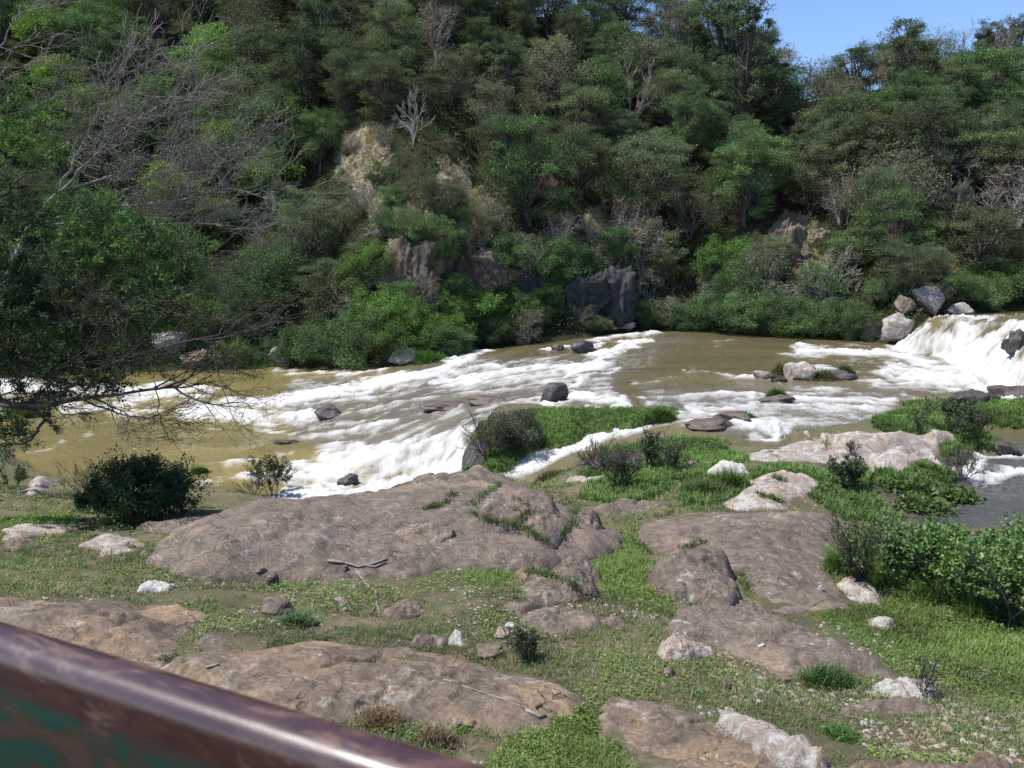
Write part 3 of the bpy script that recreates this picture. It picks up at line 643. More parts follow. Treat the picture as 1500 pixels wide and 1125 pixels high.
rock("rock_ledge", "pale raised ledge with an undercut nose on the bottom brown slab", [(1038,1051),(1068,1046),(1120,1060),(1180,1086),(1215,1130),(1170,1140),(1110,1095),(1072,1072)], .13, 'rock_pale', .16, 70, 9, 1, sharp=.35)
rock("rock_slab", "low orange tan slab at the bottom edge right of the pale ledge", [(1200,1092),(1290,1087),(1400,1099),(1470,1110),(1520,1190),(1205,1190)], .40, 'rock_tan', .7, 90, 10, .7)
rock("rock_slab", "long dark purple slab running down to the bright green clover", [(985,895),(1022,880),(1100,888),(1162,903),(1222,933),(1272,960),(1320,988),(1310,1002),(1240,1002),(1180,987),(1120,967),(1068,950),(1000,928)], .38, 'rock', .8, 120, 11, .6)
rock("rock_slab", "small purple slab with dry stems at the lower end of the long dark slab", [(1240,1026),(1290,1009),(1345,1019),(1405,1041),(1372,1054),(1290,1052),(1232,1043)], .28, 'rock', .3, 60, 12)
rock("rock_slab", "yellowish pale slab edge between the long dark slab and the clover", [(1268,1000),(1292,988),(1335,987),(1384,1010),(1370,1024),(1300,1016)], .24, 'rock_pale', .2, 60, 13)
rock("rock", "lichen speckled knobbly rock at the foot of the long dark slab", [(962,947),(984,920),(1012,918),(1040,940),(1050,956),(1005,967),(972,964)], .32, 'rock_pale', .35, 70, 14, 1.3)
rock("rock_slab", "wide purple slab reaching from the grass lane to the pond", [(920,770),(975,747),(1050,744),(1140,740),(1225,758),(1238,774),(1214,800),(1222,840),(1190,882),(1130,890),(1095,872),(1060,832),(990,802),(940,792)], .42, 'rock', 1.3, 140, 15, .55)
rock("rock_dome", "domed cracked boulder bulging from the wide purple slab, dark on its right edge", [(930,842),(958,818),(1010,810),(1052,813),(1082,838),(1092,865),(1084,890),(1040,882),(988,868),(955,862)], .40, 'rock', 1.6, 90, 16, .45)
rock("rock_slab", "grey capped slab with grass seams behind the wide purple slab", [(1060,747),(1080,716),(1120,694),(1172,688),(1192,700),(1186,726),(1150,746)], .30, 'rock_pale', .7, 80, 17)
rock("rock", "rounded upright boulder left of the grass lane, shaded on its right side", [(800,832),(815,812),(850,810),(872,825),(877,856),(866,877),(830,882),(803,866)], .55, 'rock', .45, 80, 18, onground=True)
rock("rock", "tan topped boulder tucked behind the rounded upright boulder", [(752,822),(766,803),(795,803),(808,820),(800,842),(764,852)], .36, 'rock_tan', .35, 60, 19, onground=True)
rock("rock", "squat dark boulder in front of the rounded upright boulder", [(756,858),(782,834),(825,848),(846,874),(820,888),(778,880)], .34, 'rock', .3, 60, 20, onground=True)
rock("rock_slab", "dark flat slab in the grass below the squat boulder", [(720,880),(780,876),(850,889),(882,910),(868,920),(798,924),(758,906)], .18, 'rock', .4, 70, 21)
rock("rock_slab", "small flat cracked slab at the right end of the dark flat slab", [(872,905),(900,898),(928,914),(904,927)], .1, 'rock', .2, 50, 22)
rock("rock", "pinkish boulder in the grass beside the forked stick", [(556,892),(576,869),(606,866),(624,885),(611,907),(570,908)], .30, 'rock_tan', .32, 60, 23, 1.2)
rock("rock", "cracked block at the back edge of the broad tan slab", [(590,938),(628,922),(668,928),(662,946),(620,952)], .18, 'rock', .2, 60, 24, 1.4)
rock("rock", "upright pale chunk right of the cracked block", [(652,934),(660,918),(678,922),(690,942),(672,952)], .22, 'rock_pale', .15, 50, 25, 1.4)
rock("rock", "low striped rock in the grass before the dark round bush", [(112,800),(140,782),(186,780),(206,795),(200,809),(150,813)], .30, 'rock_pale', .35, 70, 26, 1.4)
rock("rock", "brown rock with a pale nose near the left edge", [(4,792),(40,779),(66,790),(42,806),(10,809)], .24, 'rock', .3, 60, 27, 1.3)
rock("rock_slab", "flat white capped slab above the brown rock near the left edge", [(-10,778),(50,767),(110,765),(134,772),(74,783),(8,787)], .16, 'rock_pale', .3, 60, 28, 1.2)
rock("rock", "angular white rock lying in the grass behind the left slab", [(191,867),(214,848),(246,845),(259,855),(250,867),(210,870)], .20, 'rock_white', .16, 60, 29, 1.2, sharp=.4)
rock("rock", "flat topped grey rock at the left pool edge", [(40,707),(54,697),(76,699),(79,712),(52,716)], .45, 'rock_pale', .4, 50, 30, 1.2)
rock("rock", "split grey rock just below the flat topped rock at the left pool edge", [(24,719),(40,710),(70,714),(74,724),(40,728)], .3, 'rock_pale', .4, 50, 31, 1.2)
rock("rock", "grey brown rock in the grass under the leafy thicket", [(1224,852),(1240,842),(1276,854),(1302,880),(1284,890),(1240,877)], .26, 'rock_pale', .3, 60, 32)
rock("rock", "half buried rock between the leafy thicket and the clover", [(1260,907),(1276,896),(1306,900),(1317,921),(1284,923)], .22, 'rock_pale', .25, 60, 33)
rock("rock", "rounded white grey boulder beside the bright wet grass", [(1026,698),(1038,674),(1064,668),(1092,682),(1100,697),(1062,703)], .55, 'rock_white', .5, 70, 34, .7)
rock("rock", "small orange rock left of the rounded white grey boulder", [(1000,684),(1004,675),(1020,674),(1026,683),(1010,688)], .26, 'rock_tan', .2, 40, 35)
rock("rock_slab", "big pink and grey slab rising from the river before the grassy bar", [(1094,671),(1130,654),(1170,639),(1212,631),(1262,627),(1312,627),(1362,619),(1397,631),(1402,650),(1370,666),(1340,673),(1290,677),(1250,681),(1200,671),(1150,673)], .62, 'rock_pale', 1.0, 110, 36, .9)
rock("rock_slab", "thin pale slab lying in the channel behind the dome shaped whaleback", [(826,703),(850,695),(900,692),(905,700),(850,708)], .2, 'rock_pale', .4, 50, 37)
rock("rock_slab", "dark brown slab beside the small white channel", [(842,690),(852,674),(880,664),(930,655),(960,660),(930,678),(880,690)], .4, 'rock_wet', .5, 60, 38)
rock("rock_slab", "flat brown slab behind the grass lane", [(868,742),(900,732),(960,728),(985,738),(950,750),(895,756)], .2, 'rock', .5, 60, 39)
rock("rock", "dark wet face below the island bush where the falls drop", [(672,692),(680,660),(694,640),(712,630),(722,650),(708,690)], .55, 'rock_wet', .5, 60, 40, 1.2)
# rocks standing in the river
for i, (nm_, lb, px, py, w, h, mt, dp, am) in enumerate([
  ("boulder", "round black boulder standing in the rapids above the island bush", 813, 589, 46, 29, 'rock_wet', .9, .11),
  ("boulder", "low black boulder half drowned in the left rapids", 482, 612, 48, 16, 'rock_wet', .8, .2),
  ("boulder", "flat black rock awash where the rapids meet the olive pool", 415, 651, 40, 8, 'rock_wet', .6, .15),
  ("boulder", "small dark rock in the foam under the falls", 512, 709, 34, 13, 'rock_wet', .8, .25),
  ("rock_shelf", "dark jagged shelf beside the white chute near the far bank", 858, 517, 46, 16, 'rock_wet', .7, .35),
  ("boulder", "dark rock shelf at the far end of the chute", 818, 513, 22, 8, 'rock_wet', .7, .3),
  ("boulder", "pale lumpy rock crowning the grassy midstream islet", 1172, 556, 52, 30, 'rock_pale', .8, .25),
  ("boulder", "grey rock at the left end of the midstream islet", 1116, 556, 38, 14, 'rock_pale', .7, .2),
  ("boulder", "low black rock in front of the midstream islet", 1140, 560, 28, 13, 'rock_wet', .7, .2),
  ("boulder", "dark rock at the right end of the midstream islet", 1232, 556, 50, 14, 'rock_wet', .6, .25),
  ("boulder", "flat dark rock under the tussock downstream of the midstream islet", 1140, 588, 58, 11, 'rock_brown', .6, .25),
  ("boulder", "brown rounded rock under the second tussock in the shallows", 1085, 618, 70, 12, 'rock_brown', .6, .22),
  ("boulder", "dark rock with a hump upstream of the grassy bar", 1428, 592, 78, 20, 'rock_wet', .7, .3),
  ("boulder", "black pointed rock in the foam under the waterfall", 1492, 583, 80, 24, 'rock_wet', .7, .3),
  ("boulder", "wet rock jutting through the waterfall curtain", 1490, 512, 36, 28, 'rock_wet', .8, .3),
  ("boulder", "dark rock at the grassy bar's right end by the small cascade", 1478, 664, 50, 16, 'rock_wet', .7, .25),
  ("boulder", "brown smooth rock in the shallow riffle left of the pink slab", 1040, 628, 86, 11, 'rock_brown', .7, .2),
  ("boulder", "brown smooth hump under the water veil mid rapids", 645, 602, 70, 13, 'rock_brown', .9, .2),
  ("boulder", "long brown hump under the veil right of mid rapids", 716, 590, 74, 8, 'rock_brown', .7, .2)]):
    boulder(nm_, lb, px, py, w, h, mt, 60 + i, dp, 4, am * 1.5, box=.06, sink=.4, facet=5)
# rocks of the far bank and the cliff
for i, (nm_, lb, px, py, w, h, mt, dp, am, fl, ln) in enumerate([
  ("boulder", "upright grey block at the left end of the waterfall", 1318, 500, 48, 38, 'rock_pale', .8, .25, .1, 0),
  ("boulder", "dark squat block by the still water left of the waterfall", 1282, 498, 40, 32, 'rock_wet', .8, .25, .1, 0),
  ("boulder", "long leaning grey slab above the left end of the waterfall", 1368, 462, 50, 50, 'rock_pale', .9, .22, .12, -.35),
  ("boulder", "dark brown overhung block behind the upright grey block", 1328, 462, 36, 30, 'rock', .8, .3, .1, -.1),
  ("boulder", "grey slab low beside the top of the waterfall", 1412, 462, 40, 18, 'rock_pale', .8, .2, .1, 0),
  ("boulder", "pale boulders seen through the twigs on the left far shore", 285, 542, 90, 34, 'rock_tan', .6, .2, 0, 0),
  ("boulder", "grey boulder on the left far shore behind the twigs", 240, 520, 70, 44, 'rock_pale', .7, .25, .1, 0),
  ("boulder", "cream boulder at the foot of the green creepers", 412, 532, 40, 26, 'rock_pale', .8, .25, 0, 0),
  ("boulder", "violet grey smooth rock at the water under the creepers", 590, 534, 52, 34, 'rock_pale', .8, .2, 0, 0),
  ("boulder", "grey boulder hanging on the slope under the left trees", 255, 440, 30, 22, 'rock_pale', .8, .25, 0, 0),
  ("boulder", "small pale boulders at the foot of the blue black face", 915, 484, 36, 16, 'rock_pale', .8, .25, 0, 0),
  ("cliff", "dark fluted cliff under the straw slope, left buttress", 598, 420, 80, 84, 'cliff', .8, .38, .3, 0),
  ("cliff", "dark fluted cliff wall right of the left buttress", 685, 434, 150, 70, 'cliff', .6, .42, .32, 0),
  ("cliff", "shadowed dark cliff behind the fallen tree", 775, 454, 120, 64, 'cliff_blue', .6, .4, .25, 0),
  ("cliff", "blue black bulging rock face above the fallen tree", 838, 470, 96, 70, 'cliff_blue', .6, .36, .2, 0),
  ("cliff", "blue black rock face with a mossy seam, right of the fallen tree", 905, 482, 76, 86, 'cliff_blue', .6, .2, .12, 0),
  ("cliff", "thin brown rock rib standing out of the creepers", 632, 470, 26, 70, 'cliff', .8, .25, .15, 0),
  ("cliff", "bare tan rock outcrop on the right slope", 1150, 395, 60, 60, 'cliff', .6, .3, .1, 0),
  ("cliff", "dark rock shoulder beside the cave like gap on the left bank", 235, 430, 40, 60, 'cliff_blue', .6, .25, .1, 0)]):
    boulder(nm_, lb, px, py, w, h, mt, 100 + i, dp, 5 if nm_ == "cliff" else 4, am, fl, cat='cliff' if nm_ == 'cliff' else 'rock', lean=ln, box=.12 if nm_ == 'cliff' else .2, sink=.2, facet=12)
for i, (lb, px, py, w, h, mt) in enumerate([
  ("small tan stone below the great whaleback rock's left end", 398, 858, 22, 18, 'rock_tan'), ("flat tan stone just left of the small tan stone", 381, 840, 18, 10, 'rock_tan'),
  ("pale pebble under the stick on the whaleback's foot", 505, 838, 12, 10, 'rock_tan'), ("white stone among the stones at the grass clump right of centre", 746, 922, 18, 10, 'rock_white'),
  ("grey white stone beside the white stone right of centre", 735, 935, 26, 14, 'rock_pale'), ("tan hollow stone in the grass below the knobbly rock", 982, 993, 20, 18, 'rock_tan'),
  ("round orange stone in bare soil right of the hollow stone", 1064, 1010, 20, 14, 'rock_tan'), ("white pebble on the long dark slab", 1117, 950, 11, 8, 'rock_white'),
  ("second white pebble lower on the long dark slab", 1209, 978, 10, 7, 'rock_white'), ("grey chunk of stone on the broad tan slab's front", 671, 1068, 18, 16, 'rock_pale'),
  ("brown chip of stone right of the grey chunk", 691, 1064, 16, 8, 'rock_tan'), ("pale stone by the stick's thick end", 787, 1038, 14, 10, 'rock_tan'),
  ("orange stone in the grass above the purple slab with dry stems", 1152, 1000, 20, 10, 'rock_tan'), ("white stone topping the far end of the purple slab", 1203, 866, 10, 8, 'rock_white'),
  ("small grey stone behind the left slab", 212, 814, 14, 8, 'rock_pale'), ("low grey stone in the grass left of the forked stick", 497, 888, 26, 12, 'rock_pale'),
  ("brown half buried stone left of the pinkish boulder", 402, 897, 56, 16, 'rock'), ("reddish flat stone at the back corner of the broad tan slab", 722, 962, 54, 12, 'rock_tan')]):
    boulder("stone", lb, px, py, w, h, mt, 140 + i, .9, 4, .22, cat='stone', box=.1, facet=8)
print("rocks ready", len(ROCKS))

# ------------------------------------------------------------------ plants
def cvar(base, n, rng, v=.3, h=.12):
    c = np.array(base)[None] * (1 + v * rng.uniform(-1, 1, (n, 1))); c = c * (1 + h * rng.uniform(-1, 1, (n, 3))); return np.clip(c, .002, 1)
def grow(mb, tips, p, d, L, r, lev, rng, o, C=None):
    """one branch and its children; tips collects ends with their direction"""
    n = o.get('seg', 5); P = [np.array(p, float)]; d = np.array(d, float); d /= np.linalg.norm(d)
    for i in range(n):
        d = d + rng.normal(0, o.get('jit', .16), 3) + np.array(o.get('trop', (0, 0, .03))); d /= np.linalg.norm(d); P.append(P[-1] + d * L / n)
    P = np.array(P); rr = np.linspace(r, r * (.35 if lev else .2), n + 1)
    if r * 2 > o.get('rmin', 0): tube(mb, P, np.maximum(rr, o.get('rfloor', .004)), o.get('sides', [3, 4, 5, 6])[min(lev, 3)], C, False)
    if lev == 0:
        tips.append((P[-1], d.copy())); tips.append((P[n // 2], d.copy())); return
    k = o['kids'][lev - 1] if lev - 1 < len(o['kids']) else o['kids'][-1]
    for i in range(k):
        f = o.get('from', .25) + (1 - o.get('from', .25)) * (i + rng.uniform(.2, .9)) / k
        a = min(int(f * n), n - 1); q = P[a] + (P[a + 1] - P[a]) * (f * n - a); t = P[a + 1] - P[a]; t /= np.linalg.norm(t)
        x = rng.normal(size=3); x -= t * (x @ t); x /= np.linalg.norm(x); an = rng.uniform(*o.get('ang', (.45, .95)))
        grow(mb, tips, q, t * math.cos(an) + x * math.sin(an), L * rng.uniform(*o.get('len', (.45, .7))) * (1.15 - .4 * f), r * .55, lev - 1, rng, o, C)
    grow(mb, tips, P[-1], d, L * .5, r * .35, max(lev - 1, 0), rng, o, C)

# tree prototypes, built once at the origin
def tree_proto(seed, h, w, nclump, nleaf, lsz, lw, base, flat=.5, top=.62, trunk_n=1, shape='dome', cv=.35, gap=.0, twig=6, bare=.0, bark='bark', droop=0.0):
    rng = R(seed); tr, cr = MB(), MB(); cl = []
    for i in range(nclump * 40):
        if len(cl) >= nclump: break
        v = rng.normal(size=3); v /= np.linalg.norm(v); r = rng.uniform(.35, 1) ** .6
        if shape == 'dome': c = np.array([v[0] * r * w * .5, v[1] * r * w * .5, h * top + v[2] * r * h * (1 - top) * (1.0 if v[2] > 0 else 1.15)])
        elif shape == 'tall': c = np.array([v[0] * r * w * .5, v[1] * r * w * .5, h * .55 + v[2] * r * h * .45]); c[:2] *= 1.15 - .5 * c[2] / h
        else: c = np.array([v[0] * r * w * .5, v[1] * r * w * .5, max(.12 * h, h * .45 + v[2] * r * h * .5)])
        if all(np.linalg.norm((c - k) * [1, 1, 1.4]) > w * (.17 if nclump < 36 else .14) for k in cl): cl.append(c)
    cl = np.array(cl); H0 = h * rng.uniform(.18, .3) if shape != 'bush' else .05 * h
    stems = []
    for k in range(trunk_n):
        a = rng.uniform(0, 2 * PI); lean = rng.uniform(.02, .10) * h * (2.2 if trunk_n > 1 else 1)
        e = np.array([math.cos(a) * lean, math.sin(a) * lean, h * top * .8]); u = np.linspace(0, 1, 7)[:, None]
        P = u * e + np.sin(u * PI) * rng.normal(0, .03 * h, 3) * [1, 1, 0]; P[0] = [rng.uniform(-.1, .1) * (trunk_n > 1), 0, -.8]
        tube(tr, P, np.linspace(.030 * h, .012 * h, 7) * (.75 if trunk_n > 1 else 1), 6); stems.append(P)
    for c in cl:
        P = stems[rng.randint(len(stems))]; b = P[rng.randint(2, 7)]; 
        if b[2] > c[2]: b = P[2]
        u = np.linspace(0, 1, 6)[:, None]; m_ = b + u * (c - b); m_[:, 2] += np.sin(u[:, 0] * PI) * -.04 * h; m_ += rng.normal(0, .012 * h, m_.shape) * np.sin(u * PI)
        tube(tr, m_, np.linspace(.011 * h, .003 * h, 6), 4, None, False)
        for t in range(twig):
            d = rng.normal(size=3); d[2] += .3; d /= np.linalg.norm(d); q = m_[rng.randint(3, 6)]; L = w * rng.uniform(.1, .2)
            k = np.array([q, q + d * L * .5 + rng.normal(0, .02 * w, 3), q + d * L]); tube(tr, k, [.006 * h * .6, .004 * h * .5, .0015 * h], 3, None, False)
    per = nleaf // max(1, len(cl))
    for i, c in enumerate(cl):
        if rng.rand() < bare: continue
        rad = w * (rng.uniform(.15, .25) if nclump < 36 else rng.uniform(.10, .22)) * (1.15 if shape == 'dome' else 1.0); sub = rng.normal(size=(9, 3)); sub /= np.linalg.norm(sub, axis=1, keepdims=True); sub *= rng.uniform(.35, 1.0, (9, 1)) * rad; sub[:, 2] *= flat
        n = int(per * rng.uniform(.7, 1.3)); s_ = sub[rng.randint(0, 9, n)]
        v = rng.normal(size=(n, 3)); v /= np.linalg.norm(v, axis=1, keepdims=True); v *= (rng.rand(n, 1) ** .45) * rad * .5; v[:, 2] *= flat * 1.1
        P = c + s_ + v; keep = rng.rand(n) > gap; P = P[keep]; n = len(P)
        D = rng.normal(size=(n, 3)) + (P - c) / rad * 1.1; D[:, 2] += .25 - droop
        tone = rng.uniform(1 - cv, 1 + cv); leaves(cr, P, D, lsz * rng.uniform(.6, 1.3, n), lw * rng.uniform(.7, 1.2, n), cvar(np.array(base) * tone, n, rng, .35, .10), rng, .6, .1)
    t = empty("tree", (0, 0, 0)); a = tr.build("trunk", M[bark], t); b = cr.build("crown", M['leaf'], t) if cr.n else None
    return t, h
def bare_proto(seed, h, spread=1.0, mat='dead', lev=3, kids=(5, 5, 4)):
    rng = R(seed); mb = MB(); tips = []
    for k in range(rng.randint(1, 4)):
        grow(mb, tips, (rng.uniform(-.1, .1), 0, -.5), (rng.normal(0, .25), rng.normal(0, .25), 1), h * .62, .014 * h, lev, rng, dict(kids=kids, jit=.12, trop=(0, 0, .05), ang=(.3, .8), rfloor=.006 * h * .35, len=(.4, .7)))
    t = empty("bare_tree", (0, 0, 0)); mb.build("branches", M[mat], t); return t, h
OL = (.105, .138, .070); MG = (.088, .150, .058); BG = (.145, .235, .06); GG = (.135, .145, .10); DG = (.04, .068, .028); BR = (.13, .108, .085); YG = (.10, .115, .036)
KINDS = {
 'olive': [tree_proto(s, 8.4, 6.8, 40, 21000, .18, .07, OL, .42, .62, 2, 'dome', .42, .05, 9) for s in (11, 12, 13, 14)],
 'green': [tree_proto(s, 8.4, 6.2, 38, 21000, .18, .078, MG, .5, .58, 1, 'dome', .42, 0, 8) for s in (21, 22, 23)],
 'tall':  [tree_proto(s, 11.5, 5.4, 38, 15000, .22, .085, (.078, .11, .062), .5, .6, 1, 'tall', .42, .1, 9) for s in (31, 32, 33)],
 'bright': [tree_proto(s, 7.0, 6.8, 30, 14000, .30, .11, BG, .42, .6, 2, 'dome', .25) for s in (41,)],
 'grey': [tree_proto(s, 7.5, 6.0, 26, 6000, .24, .08, GG, .5, .62, 3, 'dome', .3, .2, 14) for s in (51, 52)],
 'brown': [tree_proto(s, 7.5, 5.8, 24, 4600, .24, .07, BR, .5, .62, 3, 'dome', .3, .3, 20, .15, 'dead') for s in (61,)],
 'bare': [bare_proto(s, 7.0) for s in (71, 72)],
 'bush': [tree_proto(s, 3.0, 3.8, 26, 15000, .10, .05, MG, .7, .5, 3, 'bush', .35, 0, 3) for s in (81, 82, 83)],
 'brightbush': [tree_proto(s, 2.6, 3.6, 24, 14000, .10, .052, (.10, .18, .042), .7, .5, 3, 'bush', .3, 0, 3) for s in (91,)],
 'greybush': [tree_proto(s, 3.0, 3.4, 20, 4200, .14, .05, (.12, .12, .085), .7, .5, 5, 'bush', .3, .2, 18, 0, 'dead') for s in (95,)],
}
KN = {'olive': ('wattle_tree', 'dark olive umbrella tree', 'tree'), 'green': ('broadleaf_tree', 'mid green round tree', 'tree'), 'tall': ('forest_tree', 'tall narrow dark tree', 'tree'),
      'bright': ('feathery_tree', 'bright green feathery tree', 'tree'), 'grey': ('thin_tree', 'thin grey green tree', 'tree'), 'brown': ('withered_tree', 'withered brown grey tree', 'tree'), 'bare': ('bare_tree', 'bare leafless grey tree', 'tree'),
      'bush': ('bush', 'dark green bush', 'bush'), 'brightbush': ('bush', 'bright green leafy bush', 'bush'), 'greybush': ('bush', 'dry grey twiggy bush', 'bush')}
GRP = {'tree': 'trees on the far hillside', 'bush': 'bushes along the far bank'}
used = set(); TREES = []
def copy_thing(root):
    r = root.copy(); COL.objects.link(r)
    for ch in list(root.children):
        c = ch.copy(); COL.objects.link(c); c.parent = r
    return r
def put(kind, p, h, rz, sx=1.0, rng=None, label=None, tilt=0.0):
    i = (rng.randint(len(KINDS[kind])) if rng is not None else 0); root, h0 = KINDS[kind][i]
    if (kind, i) in used: o = copy_thing(root)
    else: o = root; used.add((kind, i))
    o.name = KN[kind][0]; k = h / h0; o.location = p; o.scale = (k * sx, k * sx, k); o.rotation_euler = (tilt, 0, rz)
    o["category"] = KN[kind][2]; o["group"] = GRP[KN[kind][2]]
    q = proj(np.array([p[0], p[1], p[2] + h * .6])); TREES.append([o, kind, float(q[0]), float(q[1]), label]); return o
def hill_at(px, py):
    p = march(px, py, ground_or_hill); return p
# trees placed where the photograph shows a distinct one: kind, foot pixel, height in pixels
rt = R(7)
NAMED = [('green',400,270,135,1.15),('bright',335,300,115,1.1),('bright',395,300,85,1.1),('green',470,250,90,1.0),('olive',350,200,80,1.0),('green',300,240,90,1.0),('bright',250,330,90,1.0),
 ('olive',560,190,95,1.1),('olive',648,330,84,.9),('green',780,330,150,1.1),('olive',730,250,80,1),('olive',850,290,110,1),('green',1010,240,110,1.0),('olive',940,340,150,1.0),('green',905,420,90,.9),
 ('olive',960,430,110,1),('tall',1050,160,190,1.2),('tall',1000,150,150,1),('tall',1095,190,190,1.0),('brown',1130,170,110,1),('brown',1320,150,90,1.2),('olive',1250,160,85,1.2),('olive',1380,150,90,1.1),('olive',1210,160,60,1.1),('grey',1310,330,110,1.3),
 ('olive',1290,260,110,1.2),('olive',1420,290,110,1.3),('olive',1360,240,100,1.2),('bare',1205,165,75,1),('bare',1268,150,90,1.0),('bare',1405,125,90,1.0),('tall',1440,130,90,1),('tall',1480,130,105,1),('brown',1465,120,90,.9),('bare',1190,150,60,1.0),
 ('brown',920,370,90,1),('bare',960,400,100,1),('brown',1230,330,80,1.1),('bare',1240,330,90,1.1),('bare',1400,340,90,1.1),('bare',1450,370,100,1.1),('olive',1430,410,110,1.2),('olive',1330,430,90,1.1),('green',1240,400,70,1.1),
 ('tall',345,80,100,1),('bare',605,215,90,.8),('olive',700,380,90,.9),('tall',560,60,110,1),('tall',770,70,110,1),('tall',830,110,100,1),('tall',700,90,110,1),('green',870,200,110,1.1),('green',1090,330,130,1.0),('green',1110,300,110,1),('brown',640,90,90,1)]
for k, px, py, hp, sx in NAMED:
    p = hill_at(px, py)
    if p is None: continue
    put(k, p - [0, 0, .2], hp * p[1] / FPX, rt.uniform(0, 6.28), sx, rt)
# the rest of the wood
cand = []; occ = [(t[0].location.x, t[0].location.y) for t in TREES]
sgap = [(1165, 60)]
for row in range(6000):
    s = rt.uniform(-.74, .72); t = 2.5 + 90 * rt.rand() ** 1.15; y = float(yshore(s)) + t; x = s * y; 
    z = float(hz(np.array([x]), np.array([y]))[0]); px, py = proj(np.array([x, y, z]))
    if py < -90 or (px > 760 and t > 52) or (px <= 760 and t > 70): continue
    if any(abs(px - a) < w * .75 + 24 and b_ - h * .5 < py < b_ + h * .8 + (62 if a < 800 else 100) for a, b_, w, h in STRAW[:8] + STRAW[9:15]): continue
    if 560 < px < 945 and 352 < py: continue
    gapd = 2.9 + .012 * max(0, t) if t > 8 else 2.6
    if any((x - a) ** 2 + (y - b_) ** 2 < gapd ** 2 for a, b_ in occ): continue
    occ.append((x, y)); r = rt.rand()
    if px < 480: ks = ['green', 'olive', 'bright', 'tall', 'grey']; w = [.34, .26, .12, .20, .08]
    elif px < 1000: ks = ['olive', 'green', 'tall', 'grey', 'brown', 'bare']; w = [.42, .27, .15, .10, .04, .02]
    else: ks = ['olive', 'green', 'tall', 'grey', 'brown', 'bare']; w = [.44, .22, .14, .12, .05, .03]
    k = ks[rt.choice(len(ks), p=np.array(w) / sum(w))]
    h = rt.uniform(4.6, 9.4) * (1.25 if k == 'tall' else 1) * (.62 if t < 6 else .85 if t < 14 else 1)
    if 1120 < px < 1200 and t > 36: h *= .55
    put(k, (x, y, z - .3), h, rt.uniform(0, 6.28), rt.uniform(.85, 1.2), rt)
    if len(TREES) > 318: break
print("trees", len(TREES))
# bushes and creepers at the water's edge
BUSH = [('bush',715,437,46,1.2),('greybush',688,434,44,1.2),('brightbush',740,442,30,1.2),('bush',665,436,30,1.2),('greybush',880,452,34,1.1),('bush',905,440,30,1.2),('greybush',518,222,30,1.1),('bush',556,268,34,1),('greybush',532,312,40,1.1),('bush',505,190,30,1.1),('greybush',560,215,34,1),('bush',575,300,34,1.1),('bush',640,372,55,1.1),('greybush',690,385,60,1.1),('bush',735,398,62,1.1),('greybush',775,405,70,1.1),('bush',820,408,56,1.1),('greybush',865,402,62,1.1),('brown',935,430,120,1.1),('bush',610,352,50,1),('brown',820,380,80,1.1),('greybush',720,345,60,1),('bush',895,385,50,1),('greybush',950,455,70,1.1),('bush',715,450,40,1.2),('bush',795,470,36,1.2),('greybush',850,476,36,1.3),('bush',872,484,26,1.4),('bush',815,440,34,1.2),('brightbush',880,440,24,1.2),('bush',660,430,34,1.2),('greybush',625,440,40,1),('bush',590,440,34,1.1),('bush',930,470,40,1.1),('brightbush',745,480,60,1),('brightbush',640,500,55,1.1),('brightbush',555,470,60,1.1),('bush',480,532,75,1.1),('bush',440,530,60,1),('bush',535,532,90,1),('greybush',520,470,90,.9),('greybush',560,505,60,.9),('brightbush',560,400,55,1),('brightbush',600,480,60,1),('brightbush',585,520,55,1),('brightbush',530,420,60,1),
 ('bush',655,518,50,1.2),('brightbush',690,470,60,1.1),('brightbush',660,470,50,1),('bush',720,505,42,1.2),('greybush',770,505,60,1),('bush',760,470,55,1),('bush',700,420,45,1.1),('brightbush',340,535,50,1),('bush',370,470,90,1.1),('bush',400,440,90,1),('bush',330,500,60,1),('greybush',455,395,80,1),
 ('brightbush',270,480,70,1.2),('greybush',985,478,50,1.2),('bush',1010,480,38,1.2),('bush',1045,481,70,.9),('bush',1090,484,60,1.2),('bush',1135,486,64,1.0),('brightbush',1168,489,34,1.3),('greybush',1150,470,66,1),('bush',1195,491,56,1.1),('brightbush',1215,480,46,1),('greybush',1060,470,70,1),('bush',1230,494,60,1.1),('bush',1095,450,74,.9),('olive',1120,430,90,1),('brightbush',1060,400,60,1.1),('greybush',1120,450,90,.9),('bush',1260,496,40,1.2),
 ('bush',950,476,40,1.1),('greybush',870,420,50,1),('brightbush',860,400,40,1),('bush',900,400,50,1),('bush',1400,440,45,1.3),('bush',1440,450,50,1.3),('bush',1480,440,60,1.4),('greybush',1370,440,30,1.3),('bush',1300,440,40,1.2),('brightbush',1440,420,40,1.5),('bush',640,390,45,1),('bush',575,345,45,1),('greybush',600,350,50,1),('bush',1200,440,60,1.1),('brightbush',800,445,35,1),('bush',740,405,50,1),('bush',810,395,55,1)]
for k, px, py, hp, sx in BUSH:
    p = hill_at(px, py)
    if p is None: continue
    put(k, p - [0, 0, .15], hp * p[1] / FPX, rt.uniform(0, 6.28), sx, rt)
COLS = [(-9e9, 150, "above the leaning tree"), (150, 330, "behind the bare grey branches"), (330, 500, "left of the straw slope"), (500, 640, "beside the straw slope"), (640, 780, "over the fluted cliff"), (780, 950, "over the blue black cliff"),
        (950, 1130, "under the sky's left edge"), (1130, 1290, "under the sky notch"), (1290, 9e9, "over the waterfall")]
ROWS = [(-9e9, 45, "topmost"), (45, 110, "near the hilltop"), (110, 190, "high up"), (190, 280, "midway up"), (280, 380, "low on the slope"), (380, 9e9, "close to the water")]
ORD = "first second third fourth fifth sixth seventh eighth ninth tenth eleventh twelfth thirteenth fourteenth fifteenth sixteenth seventeenth eighteenth nineteenth twentieth".split()
cells = {}
